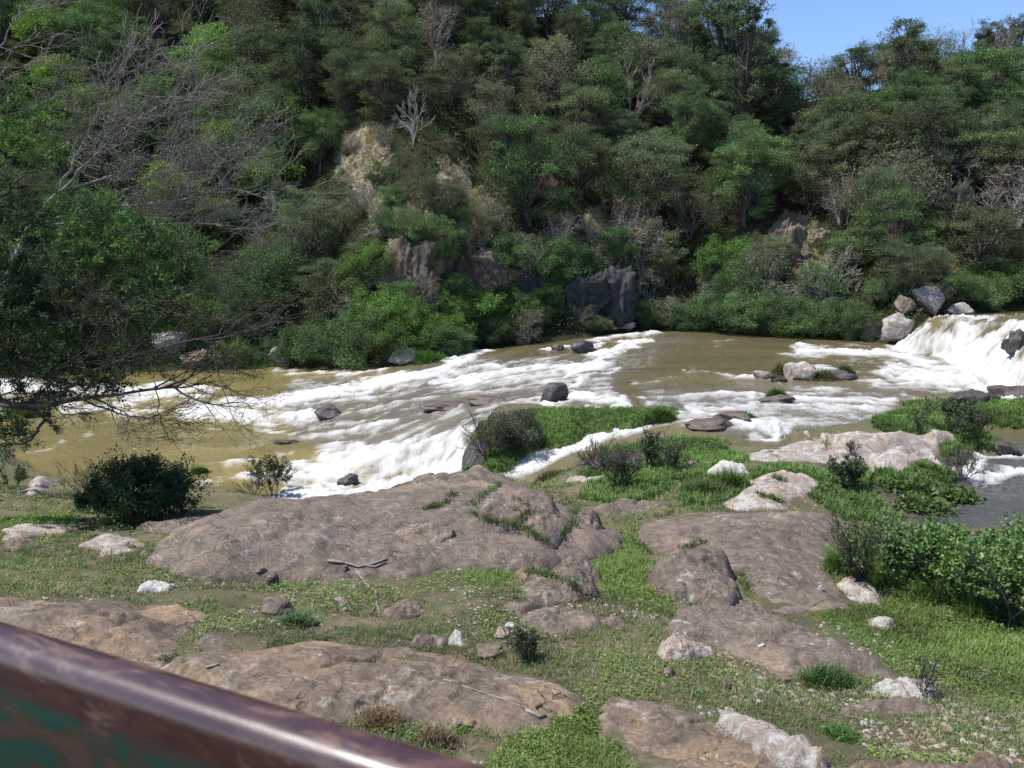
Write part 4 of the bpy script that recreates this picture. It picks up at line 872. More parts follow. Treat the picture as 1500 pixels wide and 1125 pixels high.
for t in TREES:
    c = [k for a, b_, k in COLS if a <= t[2] < b_][0]; r = [k for a, b_, k in ROWS if a <= t[3] < b_][0]; cells.setdefault((t[1], c, r), []).append(t)
for (k, c, r), ts in cells.items():
    ts.sort(key=lambda t: t[2])
    for i, t in enumerate(ts):
        t[0]["label"] = f"{KN[k][1]} {r} {c}" + (f", {ORD[i]} from left" if len(ts) > 1 else "")
print("wood ready")

# ------------------------------------------------------------------ trees and shrubs of the near bank
def limb3(pts, d0, d1, wob=.25, seed=0):
    rng = R(seed); n = len(pts); P = np.array([PD(a, b_, d0 + (d1 - d0) * i / (n - 1)) for i, (a, b_) in enumerate(pts)])
    for _ in range(2):
        Q = np.stack([P[:-1] * .75 + P[1:] * .25, P[:-1] * .25 + P[1:] * .75], 1).reshape(-1, 3); P = np.concatenate([P[:1], Q, P[-1:]])
    P[1:-1, 1] += rng.normal(0, wob, len(P) - 2) * .2; return P
def fan(mb, tips, P, r, n, L, bias, rng, o, lev=2, f0=.3):
    tube(mb, P, np.linspace(r, r * .25, len(P)), 6, None, False)
    for i in range(n):
        f = f0 + (1 - f0) * (i + rng.rand()) / n; a = min(int(f * (len(P) - 1)), len(P) - 2); t = P[a + 1] - P[a]; t /= np.linalg.norm(t)
        d = t * .6 + np.array(bias) + rng.normal(0, .48, 3); grow(mb, tips, P[a] + (P[a + 1] - P[a]) * rng.rand(), d, L * rng.uniform(.5, 1.15), r * .28, lev, rng, o)
rng = R(101)
t0 = soil(-150, 700); t0 = np.array([-13.4, 17.5, float(gz(np.array([-13.4]), np.array([17.5]))[0])])
lt = empty("leaning_tree", t0, "dark leaning tree reaching over the olive pool from the left edge", "tree")
mb, lm, tips = MB(), MB(), []
top = PD(-110, 470, 17)
tube(mb, [t0 - [0, 0, .4], t0 + [.1, 0, 1.4], t0 + [.4, 0, 2.8], top, PD(-60, 330, 17.2), PD(-30, 200, 17.5)], [.24, .2, .17, .14, .1, .06], 9)
o = dict(kids=(3, 4), jit=.17, trop=(.05, 0, .035), ang=(.25, .7), rfloor=.0045, len=(.45, .8), seg=5)
for i, (pts, d0, d1, r, n, L, bias) in enumerate([
  ([(-110,470),(-40,560),(0,590),(60,597),(110,585),(190,575),(262,565)],17,15.6,.085,17,1.5,(.5,0,.22)),
  ([(60,597),(100,570),(133,543),(200,520),(270,500),(325,490)],16.3,15.4,.05,17,1.5,(.5,0,.25)),
  ([(-60,575),(20,596),(63,603),(60,625),(46,643),(30,652),(10,646),(-8,632)],16.6,16.2,.05,5,.5,(-.2,0,-.1)),
  ([(-90,440),(-20,450),(60,470),(130,480),(200,465),(260,440)],17,16.2,.06,17,1.4,(.4,0,.35)),
  ([(-70,360),(0,400),(60,420),(120,430),(190,420),(250,400)],17.2,16.6,.05,13,1.3,(.4,0,.35)),
  ([(-60,330),(10,340),(80,340),(150,330),(215,340),(280,370)],17.2,16.6,.05,11,1.2,(.4,0,.25)),
  ([(-80,500),(0,520),(70,560),(150,600),(210,615)],16.8,15.6,.04,12,1.2,(.5,0,.0)),
  ([(-40,250),(0,300),(40,250),(60,200),(70,140)],17.4,18,.035,8,1.0,(.2,0,.4))]):
    fan(mb, tips, limb3(pts, d0, d1, .3, i), r, n, L, bias, rng, o)
tube(mb, limb3([(225,560),(231,600),(238,625),(246,643)], 15.6, 15.5), [.012] * 14 + [.006] * (len(limb3([(225,560),(231,600),(238,625),(246,643)], 15.6, 15.5)) - 14), 4)
def frond_blob(mb, px, py, d, rpx, n, col, rng, L=.10, W=.028, flat=.55, updir=.3):
    c = PD(px, py, d); rad = rpx * d / FPX; k = max(6, n // 60); F = rng.normal(size=(k, 3)); F /= np.linalg.norm(F, axis=1, keepdims=True); F *= rad * rng.uniform(.2, 1, (k, 1)) ** .6; F[:, 2] *= flat; F += c
    ax = rng.normal(size=(k, 3)) + (F - c) / rad * 1.0 + [.35, 0, updir]; ax /= np.linalg.norm(ax, axis=1, keepdims=True); m_ = n // k
    for j in range(k):   # feathery spray: leaflets along a drooping axis
        u = rng.rand(m_, 1); P = F[j] + ax[j] * u * .42 + np.array([0, 0, -.16]) * u ** 2 + rng.normal(0, .035, (m_, 3)); D = ax[j] * .6 + rng.normal(0, .6, (m_, 3))
        leaves(mb, P, D, L * rng.uniform(.6, 1.3, m_), W * rng.uniform(.7, 1.3, m_), cvar(np.array(col) * rng.uniform(.75, 1.3), m_, rng, .25, .08), rng, .7, .05)
G1, G2, G3 = (.095, .165, .05), (.042, .066, .028), (.065, .10, .035)  # the darkest green paints the shade of the left foliage into the leaves
for px, py, rr, n, c in [(120,300,38,2600,G1),(165,330,42,3000,G1),(215,345,42,3000,G1),(262,360,38,2400,G1),(150,375,45,2600,G1),(225,390,45,2600,G1),(285,380,25,1200,G1),(110,345,35,1800,G1),
   (30,330,50,2600,G2),(10,400,55,3400,G2),(70,430,55,3400,G2),(20,470,55,3400,G2),(90,500,50,3000,G2),(40,540,45,2800,G2),(115,545,40,2400,G2),(140,470,40,1600,G3),(190,520,35,1200,G3),(5,615,30,1200,G3),(15,640,22,800,G3),(60,585,30,1200,G2),(150,560,30,1000,G2),(-40,300,70,3000,G2),(-50,450,80,3500,G2),
   (30,160,40,1600,G1),(10,210,40,1500,G1),(60,210,35,1300,G1),(255,470,30,700,G3),(200,430,40,1300,G3),(100,400,45,1700,G2),(310,500,20,400,G3)]:
    frond_blob(lm, px, py, 16.6 + rng.uniform(-.7, .7), rr, int(n * (1.1 if c != G1 else .75)), c, rng)
tp = np.array([p for p, d in tips]); td = np.array([d for p, d in tips]); kk = rng.rand(len(tp)) < .5; P = np.repeat(tp[kk], 5, 0) + rng.normal(0, .05, (kk.sum() * 5, 3))
leaves(lm, P, np.repeat(td[kk], 5, 0) + rng.normal(0, .5, (len(P), 3)), .07, .02, cvar(G3, len(P), rng), rng)
mb.build("trunk", M['twig'], lt, t0); lm.build("crown", M['leaf'], lt, t0)

rng = R(102)
t0 = np.array([-18.2, 23.5, float(gz(np.array([-18.2]), np.array([23.5]))[0])])
dt = empty("dead_tree", t0, "dead grey tree with swept bare branches at upper left", "tree")
mb, tips = MB(), []
tube(mb, [t0 - [0, 0, .4], PD(-40, 560, 23.3), PD(0, 430, 23), PD(40, 335, 22.8)], [.16, .12, .09, .055], 8)
o = dict(kids=(4, 4), jit=.22, trop=(.06, 0, .05), ang=(.25, .95), rfloor=.0065, len=(.5, .85), seg=5)
for i, (pts, d0, d1, r, n, L, bias) in enumerate([
  ([(40,335),(93,277),(130,235),(175,195),(240,150)],22.8,21.5,.055,15,1.9,(.5,0,.45)),
  ([(70,300),(110,240),(130,190),(145,150),(160,118)],22.8,22.5,.045,12,1.5,(.55,0,.4)),
  ([(40,335),(100,315),(160,300),(230,303),(290,285),(335,272),(392,292)],22.8,21,.05,17,1.7,(.5,0,.2)),
  ([(130,305),(180,280),(230,262),(275,240),(318,228)],22.4,21.5,.035,12,1.5,(.5,0,.2)),
  ([(93,277),(150,265),(200,240),(250,215)],22.6,21.5,.035,12,1.5,(.5,0,.4)),
  ([(60,330),(130,325),(210,330),(290,325),(370,335)],22.6,21,.03,14,1.3,(.5,0,.0)),
  ([(20,380),(-10,250),(-30,120),(10,50),(40,10)],22.8,22.5,.04,10,1.6,(.5,0,.2))]):
    fan(mb, tips, limb3(pts, d0, d1, .4, 20 + i), r, n, L, bias, rng, o)
mb.build("branches", M['dead_dark'], dt, t0)

def shrub(name, label, px, py, wpx, hpx, base, seed, nleaf=2200, L=.07, W=.035, stems=7, cat='shrub', leafy=1.0, mat='broad', bark='twig', trop=.05, spread=.55, group=None):
    rng = R(seed); p = drop(px, py); k = p[1] / FPX; w, h = wpx * k, hpx * k; mb, lm, tips = MB(), MB(), []
    o = dict(kids=(3, 4), jit=.16, trop=(0, 0, trop), ang=(.3, .8), rfloor=.0022 + .00012 * p[1], len=(.4, .7), seg=4)
    for i in range(stems):
        a = rng.uniform(0, 2 * PI); q = rng.uniform(.1, 1); d = np.array([math.cos(a) * q * w * spread, math.sin(a) * q * w * spread, h * .75]); Ls = np.linalg.norm(d) * rng.uniform(.75, 1.05)
        grow(mb, tips, (math.cos(a) * q * w * .12, math.sin(a) * q * w * .12, -.08), d, Ls, max(.006, .012 * h), 2, rng, o)
    tp = np.array([a for a, b_ in tips]); td = np.array([b_ for a, b_ in tips])
    ok = (np.abs(tp[:, 0]) < w * .6) & (tp[:, 2] > .02) & (tp[:, 2] < h * 1.06); tp, td = tp[ok], td[ok]
    i = rng.randint(0, len(tp), int(nleaf * leafy)); u = rng.uniform(-.6, .35, (len(i), 1)) * h * .16
    P = tp[i] + td[i] * u + rng.normal(0, .022 * h, (len(i), 3)); P[:, 2] = np.maximum(P[:, 2], .02)
    D = td[i] * .6 + rng.normal(0, .7, (len(i), 3)); leaves(lm, P, D, L * rng.uniform(.55, 1.25, len(i)), W * rng.uniform(.7, 1.2, len(i)), cvar(base, len(i), rng, .35, .1), rng, .8, .08)
    t = empty(name, p, label, cat, group); mb.build("stems", M[bark], t); lm.build("foliage", M[mat], t); return t
def crown_bush(name, label, px, py, wpx, hpx, base, seed, nleaf, L, W, cat='bush', ncl=26, cv=.35):
    p = drop(px, py); k = p[1] / FPX; t, _ = tree_proto(seed, hpx * k, wpx * k, ncl, nleaf, L, W, base, .8, .5, 4, 'bush', cv, 0, 4, 0, 'twig'); t.location = p; t.name = name; return tag(t, label, cat)
crown_bush("bush", "dense dark green bush on the bank beside the olive pool", 203, 764, 158, 98, (.065, .112, .04), 711, 17000, .095, .038, ncl=40)
shrub("shrub", "thin grey green twiggy shrub at the left flank of the dense dark bush", 132, 748, 48, 72, (.075, .085, .05), 2, 1500, .07, .02, 6)
shrub("sapling", "young dark leaved sapling standing before the white foam", 400, 723, 66, 56, (.028, .046, .022), 3, 2200, .13, .035, 6, 'sapling')
shrub("shrub", "bare twiggy tuft left of the sapling on the great rock's edge", 370, 724, 30, 32, (.06, .06, .04), 4, 120, .05, .01, 9)
shrub("shrub", "small dark green shrub at the far left pool edge", 22, 716, 28, 34, (.04, .07, .03), 5, 900, .07, .03, 5)
crown_bush("bush", "grey green rounded bush crowning the island above the falls", 756, 650, 76, 56, (.085, .095, .065), 702, 8000, .08, .03)
shrub("shrub", "brown twiggy shrub on the island's edge left of the grey green bush", 712, 670, 60, 66, (.085, .08, .05), 7, 1800, .06, .02, 14)
shrub("shrub", "dark needle leaved shrub beside the channel's thin pale slab", 906, 714, 48, 58, (.05, .058, .04), 8, 2400, .08, .018, 14)
shrub("shrub", "tall green leafy shrub right of the needle leaved shrub", 945, 690, 50, 56, (.05, .075, .035), 9, 2600, .07, .035, 9)
shrub("shrub", "brown bushy undergrowth beside the dark slab in the channel", 882, 690, 66, 40, (.09, .075, .045), 10, 2200, .05, .015, 14)
shrub("shrub", "small dark shrub right of the tall green leafy shrub", 990, 692, 30, 44, (.045, .055, .035), 11, 1200, .06, .025, 7)
shrub("shrub", "round dark leafy shrub on the grassy spit by the pond", 1247, 721, 46, 52, (.045, .07, .035), 12, 2200, .085, .04, 9)
shrub("shrub", "leafy shrub on the grassy bar behind the pink slab", 1392, 632, 54, 46, (.055, .075, .04), 13, 1700, .10, .045, 8)
shrub("shrub", "loose thin shrub on the grassy bar toward the right edge", 1440, 636, 44, 34, (.06, .065, .045), 14, 800, .09, .03, 8)
shrub("shrub", "slim little plant on the crest of the pink slab", 1345, 634, 18, 32, (.05, .06, .035), 15, 300, .09, .03, 3)
shrub("shrub", "sparse twiggy plant standing in the water by the small cascade", 1408, 702, 46, 42, (.06, .065, .045), 16, 420, .09, .025, 9)
shrub("shrub", "small sprig growing in a crack of the pink slab", 1247, 664, 20, 22, (.06, .08, .035), 17, 240, .07, .02, 5)
shrub("shrub", "dark weedy clump in the grass right of the striped stones", 770, 968, 46, 50, (.05, .065, .035), 18, 1300, .05, .012, 10)
shrub("shrub", "dead thin stems standing on the yellowish pale slab", 1352, 1015, 60, 60, (.03, .03, .02), 19, 12, .03, .01, 5, trop=.12, spread=.25)
shrub("shrub", "loose weedy shrub with thin dark stems at the left tip of the right thicket", 1262, 850, 64, 92, (.085, .115, .05), 39, 900, .07, .03, 14, trop=.1, spread=.4)
for i, (lb, px, py, w, h, c) in enumerate([
  ("leafy thicket shrub nearest the grass lane, with dark upright stems", 1318, 852, 70, 92, (.055, .09, .035)), ("broad leaved thicket shrub with grey lit leaves behind the weedy stems", 1362, 818, 76, 56, (.07, .095, .05)),
  ("broad leaved thicket shrub in the middle of the right thicket", 1362, 870, 92, 112, (.06, .10, .035)), ("large bright leaved thicket shrub right of the middle", 1420, 890, 104, 132, (.075, .125, .035)),
  ("large thicket shrub at the right picture edge above the dark shade", 1482, 915, 110, 150, (.065, .11, .035)), ("thicket shrub at the right edge against the pond", 1496, 836, 80, 66, (.055, .085, .04)),
  ("low thicket shrub at the pond's edge with reddish stems", 1430, 822, 80, 38, (.06, .085, .045)), ("outermost thicket shrub cut by the right picture edge", 1545, 880, 110, 150, (.06, .10, .035))]):
    shrub("leafy_shrub", lb, px, py, w * 1.15, h * .88, tuple(1.85 * q for q in c), 40 + i, 4400, .08, .045, 16, 'shrub', group='thicket on the right bank')
print("near plants ready")

# fallen trees, sticks
def brush(name, label, px, py, ends, r, n, L, seed, mat='dead', bias=(0, 0, .2), lev=2, cat='fallen tree', up=.5):
    rng = R(seed); p = drop(px, py); mb, tips = MB(), []; kk = p[1] / FPX
    o = dict(kids=(3, 4), jit=.16, trop=(0, 0, .02), ang=(.3, .8), rfloor=.016, len=(.45, .8), seg=4)
    for ex, ey, dd in ends:
        e = PD(ex, ey, p[1] + dd) - p; u = np.linspace(0, 1, 7)[:, None]; P = u * e + np.sin(u * PI) * [0, 0, up * .3] + rng.normal(0, .05, (7, 3)) * np.sin(u * PI); fan(mb, tips, P, r, n, L, bias, rng, o, lev, .1)
    t = empty(name, p, label, cat); mb.build("branches", M[mat], t)
brush("fallen_tree", "grey fallen tree with fanned branches under the blue black cliff", 925, 458, [(810,498,-1.5),(845,470,-1),(870,440,-.5),(905,425,-.3),(830,488,-1.5)], .11, 7, 1.9, 201, bias=(-.4, 0, .1))
brush("fallen_tree", "tangle of grey dead roots on the bank left of the waterfall rocks", 1215, 445, [(1175,410,-.5),(1235,400,-.5),(1260,440,-1),(1190,450,-1),(1215,395,-.2)], .12, 7, 1.7, 202)
brush("fallen_tree", "leaning dead trunk on the dark face left of the straw slope's foot", 565, 345, [(525,272,.3),(560,340,-.3)], .13, 4, 1.0, 203)
brush("fallen_tree", "pale broken branch lying high on the right slope", 1400, 318, [(1330,275,.5),(1365,300,0)], .09, 5, 1.2, 204)
brush("fallen_tree", "grey bare brushwood above the right slope's straw patch", 1370, 300, [(1320,250,.5),(1400,240,.5),(1430,290,0)], .07, 8, 1.8, 205, cat='fallen tree')
def stick(label, pts, r, seed, forks=()):
    rng = R(seed); P = np.array([drop(a, b_) for a, b_ in pts]); P[:, 2] += r * .9; c = P[0].copy(); mb = MB()
    tube(mb, P - c, np.linspace(r, r * .6, len(P)), 6)
    for f in forks:
        F = np.array([drop(a, b_) for a, b_ in f]); F[:, 2] += r * .9; tube(mb, F - c, np.linspace(r * .8, r * .4, len(F)), 6)
    ob = mb.build("stick", M['stick']); ob.location = c; tag(ob, label, "stick")
stick("grey forked driftwood stick at the foot of the great whaleback rock", [(480,823),(505,826),(525,832),(545,828),(568,820)], .022, 1, [[(530,830),(550,832),(566,825)]])
stick("thin grey stick forking downward in the grass by the pinkish boulder", [(522,838),(535,855),(550,868),(552,885),(543,900)], .014, 2, [[(551,885),(555,895),(557,905)]])
stick("long thin straight stick lying across the broad tan slab", [(650,996),(690,1010),(730,1023),(765,1036),(785,1046)], .008, 3)
stick("short dark stick beside the thick end of the long stick", [(770,1042),(790,1052),(800,1050)], .018, 4)
stick("short dark bark piece on the tan patch of the broad slab", [(302,979),(312,977),(321,974)], .014, 5)

# ------------------------------------------------------------------ hand rail
m, nt, N, L, b = nmat("worn_maroon_and_green_paint")
tc = N.new("ShaderNodeTexCoord").outputs["Object"]
mp = N.new("ShaderNodeMapping"); mp.inputs["Scale"].default_value = (11, 34, 34); L.new(tc, mp.inputs[0])
na = noise(N, L, mp.outputs[0], 1.0, 7, .65, .6); nb_ = noise(N, L, mp.outputs[0], 2.3, 6, .7, .3)
sx = N.new("ShaderNodeSeparateXYZ"); L.new(tc, sx.inputs[0])
c = mix(N, L, ramp(N, L, nb_, [(.4, 0.0), (.7, 1.0)]), (.034, .012, .010), (.062, .025, .020))
c = mix(N, L, ramp(N, L, na, [(.54, 0.0), (.62, .8)]), c, (.12, .058, .042))
c = mix(N, L, ramp(N, L, nb_, [(.66, 0.0), (.74, .7)]), c, (.13, .17, .15))
side = mix(N, L, ramp(N, L, na, [(.46, 0.0), (.56, 1.0)]), (.010, .042, .030), (.045, .022, .014))
side = mix(N, L, ramp(N, L, nb_, [(.62, 0.0), (.70, .9)]), side, (.12, .045, .014))
c = mix(N, L, ramp(N, L, mathn(N, L, 'ADD', mathn(N, L, 'MULTIPLY', mathn(N, L, 'ADD', sx.outputs["Z"], mathn(N, L, 'MULTIPLY', na, .02)), -20), 1.55), [(.5, 0.0), (.72, 1.0)]), c, side)
L.new(c, b.inputs["Base Color"]); L.new(ramp(N, L, na, [(.5, .36), (.66, .6)]), b.inputs["Roughness"]); b.inputs["Specular IOR Level"].default_value = .6; b.inputs["Coat Weight"].default_value = .45; b.inputs["Coat Roughness"].default_value = .28
L.new(bump(N, L, nb_, .25, .002), b.inputs["Normal"]); M['rail'] = m
def bar(mb, a, b_, w, h, r, up=(0, 0, 1)):
    a, b_ = np.array(a, float), np.array(b_, float); t = b_ - a; t /= np.linalg.norm(t); s = np.cross(t, up); s /= np.linalg.norm(s); u = np.cross(s, t); prof = []
    for cx, cz, q in ((1, 1, 0), (-1, 1, 1), (-1, -1, 2), (1, -1, 3)):
        for k in range(7):
            th = (q + k / 6) * PI / 2; prof.append((cx * (w / 2 - r) + r * math.cos(th), cz * (h / 2 - r) + r * math.sin(th)))
    n = len(prof); V = [p + s * x + u * z for p in (a, b_) for x, z in prof]
    Q = [[i, (i + 1) % n, n + (i + 1) % n, n + i] for i in range(n)]; mb.add(V, Q); mb.add(V[:n], None, [[0, i + 1, i] for i in range(1, n - 1)]); mb.add(V[n:], None, [[0, i, i + 1] for i in range(1, n - 1)])
RH = .285                                   # top of the rail below the eye
def on_plane(px, py): a, c = ray(px, py); d = -RH / c; return np.array([a * d, d, CAMZ - RH])
e0, e1 = on_plane(0, 898), on_plane(752, 1118); dr = (e1 - e0) / np.linalg.norm(e1 - e0); sd_ = np.array([dr[1], -dr[0], 0])   # toward the camera
wr = .040; ctr = e0 + sd_ * wr / 2 - [0, 0, .075]
A, B = ctr - dr * 2.6, ctr + dr * 2.2
rt0 = empty("hand_rail", (float(ctr[0]), float(ctr[1]), CAMZ - RH - .075), "worn maroon and green painted metal hand rail in front of the viewer", "railing")
rt0.rotation_euler = (0, 0, math.atan2(dr[1], dr[0]))
mb = MB(); bar(mb, (-2.6, 0, 0), (2.2, 0, 0), wr, .15, .015); mb.build("rail_bar", M['rail'], rt0)
for xx in (-2.3, 1.9):
    w_ = ctr + dr * xx; gzz = float(surf(np.array([w_[0]]), np.array([max(w_[1], .3)]))[0]); mb = MB(); bar(mb, (xx, 0, -.076), (xx, 0, gzz - .3 - (CAMZ - RH - .075)), .06, .06, .008, (0, 1, 0)); mb.build("post", M['rail'], rt0)
print("rail ready")

# ------------------------------------------------------------------ grass and ground cover
def blades(mb, base, n_each, L, W, col, rng, lean=.7):
    k = len(base); i = np.repeat(np.arange(k), n_each); n = len(i); P = base[i] + rng.normal(0, 1, (n, 3)) * [.035, .035, 0] * (1 + L[i, None] * 2)
    a = rng.uniform(0, 2 * PI, n); t = rng.uniform(.1, lean, n); l = L[i] * rng.uniform(.5, 1.2, n); D = np.stack([np.cos(a), np.sin(a), np.zeros(n)], 1)
    S = np.stack([-np.sin(a), np.cos(a), np.zeros(n)], 1) * (W[i] * rng.uniform(.7, 1.3, n))[:, None] * .5; up = np.array([0, 0, 1.0]); l = l[:, None]; t = t[:, None]
    m1 = P + D * l * t * .35 + up * l * .55; m2 = P + D * l * t * 1.0 + up * l * (1 - .35 * t)
    V = np.stack([P - S, P + S, m1 + S * .8, m1 - S * .8, m2], 1).reshape(-1, 3); b0 = np.arange(n)[:, None] * 5
    c = col[i] * (1 + .25 * rng.uniform(-1, 1, (n, 1)))
    mb.add(V, b0 + [[0, 1, 2, 3]], b0 + [[3, 2, 4]], np.repeat(c, 5, 0))
rng = R(301); NS = 112000
s = rng.uniform(-.90, .90, NS); y = 1 / rng.uniform(1 / 33., 1 / 4.6, NS); x = s * y
g = gz(x, y); w = wz(x, y); px, py = proj(np.stack([x, y, g], 1)); lu = lushness(px, py)
rc = rock_cover(x, y); patch = fbm(x * .55, y * .55, seed=71, o=4) + .35 * fbm(x * 2.2, y * 2.2, seed=72, o=2)
edge = (rc > -.12) & (rc < .03)
keep = (g > w + .03) & (rc < .03 + .10 * fbm(x * 3, y * 3, seed=75, o=2)) & ((patch > -.12) | (lu > .4) | edge) & (rng.rand(NS) < .55 + .45 * lu)
x, y, g, lu, patch, edge = [a[keep] for a in (x, y, g, lu, patch, edge)]; n = len(x); print("tufts", n)
hue = fbm(x * .8, y * .8, seed=73, o=3)[:, None]; r1 = rng.rand(n, 1)
GC = np.where(r1 < .22, [[.20, .165, .10]], np.where(r1 < .30, [[.10, .115, .06]], [[.075, .12, .035]])); GC = GC * (1 + .35 * hue)
GCL = np.array([.145, .205, .052])[None] * (1 + .38 * hue + .22 * rng.uniform(-1, 1, (n, 1))); GC = GC * 1.55 * np.array([1.04, .98, 1.12]); GC = GC * (1 - lu[:, None]) + GCL * lu[:, None]; GC = np.clip(GC, .015, .4)
Lh = (.05 + .065 * rng.rand(n) ** 1.6) * (1 + .3 * lu) * np.clip(.8 + patch * .45, .5, 1.5) * np.clip(y / 11, .8, 1.6)
mb = MB(); blades(mb, np.stack([x, y, g - .012], 1), 9, Lh, .0042 + .00052 * y, GC, rng, .95)
tag(mb.build("grass", M['grass'], smooth=False), kind="stuff")
NI = 60000; s = rng.uniform(-.15, .72, NI); y = rng.uniform(16, 36, NI); x = s * y; g = gz(x, y); w = wz(x, y); px, py = proj(np.stack([x, y, g], 1)); lu = lushness(px, py)
k = (g > w + .04) & (lu > .4) & (rock_cover(x, y) < .03); x, y, g = x[k], y[k], g[k]; n = len(x); print("island tufts", n)
mb = MB(); hue = fbm(x * .7, y * .7, seed=74, o=3)[:, None]; blades(mb, np.stack([x, y, g - .03], 1), 8, .10 + .16 * rng.rand(n) ** 1.5, np.full(n, .022), np.clip(np.array([.105, .18, .048]) * (1 + .45 * hue + .25 * rng.uniform(-1, 1, (n, 1))), .01, .5), rng, .9)
tag(mb.build("island_grass", M['grass'], smooth=False), kind="stuff")
# clover and small leafed creepers between the slabs
NS = 90000; s = rng.uniform(-.70, .72, NS); y = 1 / rng.uniform(1 / 30., 1 / 4.8, NS); x = s * y
g = gz(x, y); px, py = proj(np.stack([x, y, g], 1)); lu = lushness(px, py); rc = rock_cover(x, y); cl = fbm(x * .9, y * .9, seed=81, o=4)
keep = (g > wz(x, y) + .03) & (rc < .03) & ((lu > .5) & (cl > -.35) | (cl > .38)); x, y, g, lu, cl = [a[keep] for a in (x, y, g, lu, cl)]; n = len(x); print("clover", n)
mb = MB(); P = np.stack([x, y, g + rng.uniform(.0, .055, n) * (1 + lu)], 1); D = rng.normal(size=(n, 3)) * [1, 1, .35]
leaves(mb, P, D, rng.uniform(.02, .045, n) * np.clip(y / 9, .8, 2.2), rng.uniform(.015, .03, n) * np.clip(y / 9, .8, 2.2), np.clip(cvar((.125, .18, .036), n, rng, .3, .15) * (1 + .3 * cl[:, None]), .01, .5), rng, 1.6, .06)
tag(mb.build("clover", M['grass'], smooth=False), kind="stuff")
# grass growing along the seams of the rocks
SEAM = [[(690,752),(720,762),(745,768),(768,772)],[(690,740),(715,722),(735,708)],[(622,745),(640,742),(652,735)],[(652,735),(668,722)],[(768,772),(785,785),(800,792)],[(755,765),(770,752),(778,748)],[(820,785),(838,770),(842,752)],[(842,752),(848,740)],
 [(1000,805),(1018,798),(1032,792)],[(1085,842),(1095,860),(1096,876)],[(770,835),(800,842),(835,850),(850,865)],[(1110,725),(1130,730),(1150,738)],[(1130,700),(1150,705)],[(395,948),(410,935)],[(235,965),(260,962)],[(1210,660),(1212,650)],[(1150,545),(1160,540),(1165,548)],[(1190,552),(1215,548),(1240,552)],[(920,790),(940,800),(955,812)],[(975,895),(990,905)]]
B, hgt = [], []
for l in SEAM:
    for (a, b_), (c, e) in zip(l[:-1], l[1:]):
        k = max(3, int(math.hypot(c - a, e - b_) / 1.3))
        for u in np.linspace(0, 1, k):
            p = drop(a + (c - a) * u + rng.normal(0, 1.8), b_ + (e - b_) * u + rng.normal(0, 1.2)); B.append(p); hgt.append(rng.uniform(.05, .13) * min(1.6, p[1] / 12))
B = np.array(B); hgt = np.array(hgt); mb = MB(); blades(mb, B - [0, 0, .01], 9, hgt, .005 + .0005 * B[:, 1], cvar((.08, .13, .035), len(B), rng, .35, .1), rng, .9)
tag(mb.build("crevice_grass", M['grass'], smooth=False), kind="stuff")
def tussock(label, px, py, wpx, hpx, col, seed, n=140, name="tussock"):
    rng = R(seed); p = drop(px, py); k = p[1] / FPX; w = wpx * k; h = hpx * k
    u = rng.normal(0, .26, (n, 2)); Q = np.stack([u[:, 0] * w, u[:, 1] * w * .7, np.zeros(n) - .02], 1); Q[:, 2] = surf(Q[:, 0] + p[0], Q[:, 1] + p[1]) - p[2] - .03; Q[:, 2] = np.clip(Q[:, 2], -.3, .4); mb = MB()
    blades(mb, Q, 14, h * rng.uniform(.6, 1.1, n) * np.exp(-(u ** 2).sum(1) * 3), np.full(n, .006 + .0006 * p[1]), cvar(col, n, rng, .3, .1), rng, .9); ob = mb.build(name, M['grass'], smooth=False); ob.location = p; tag(ob, label, "grass tuft")
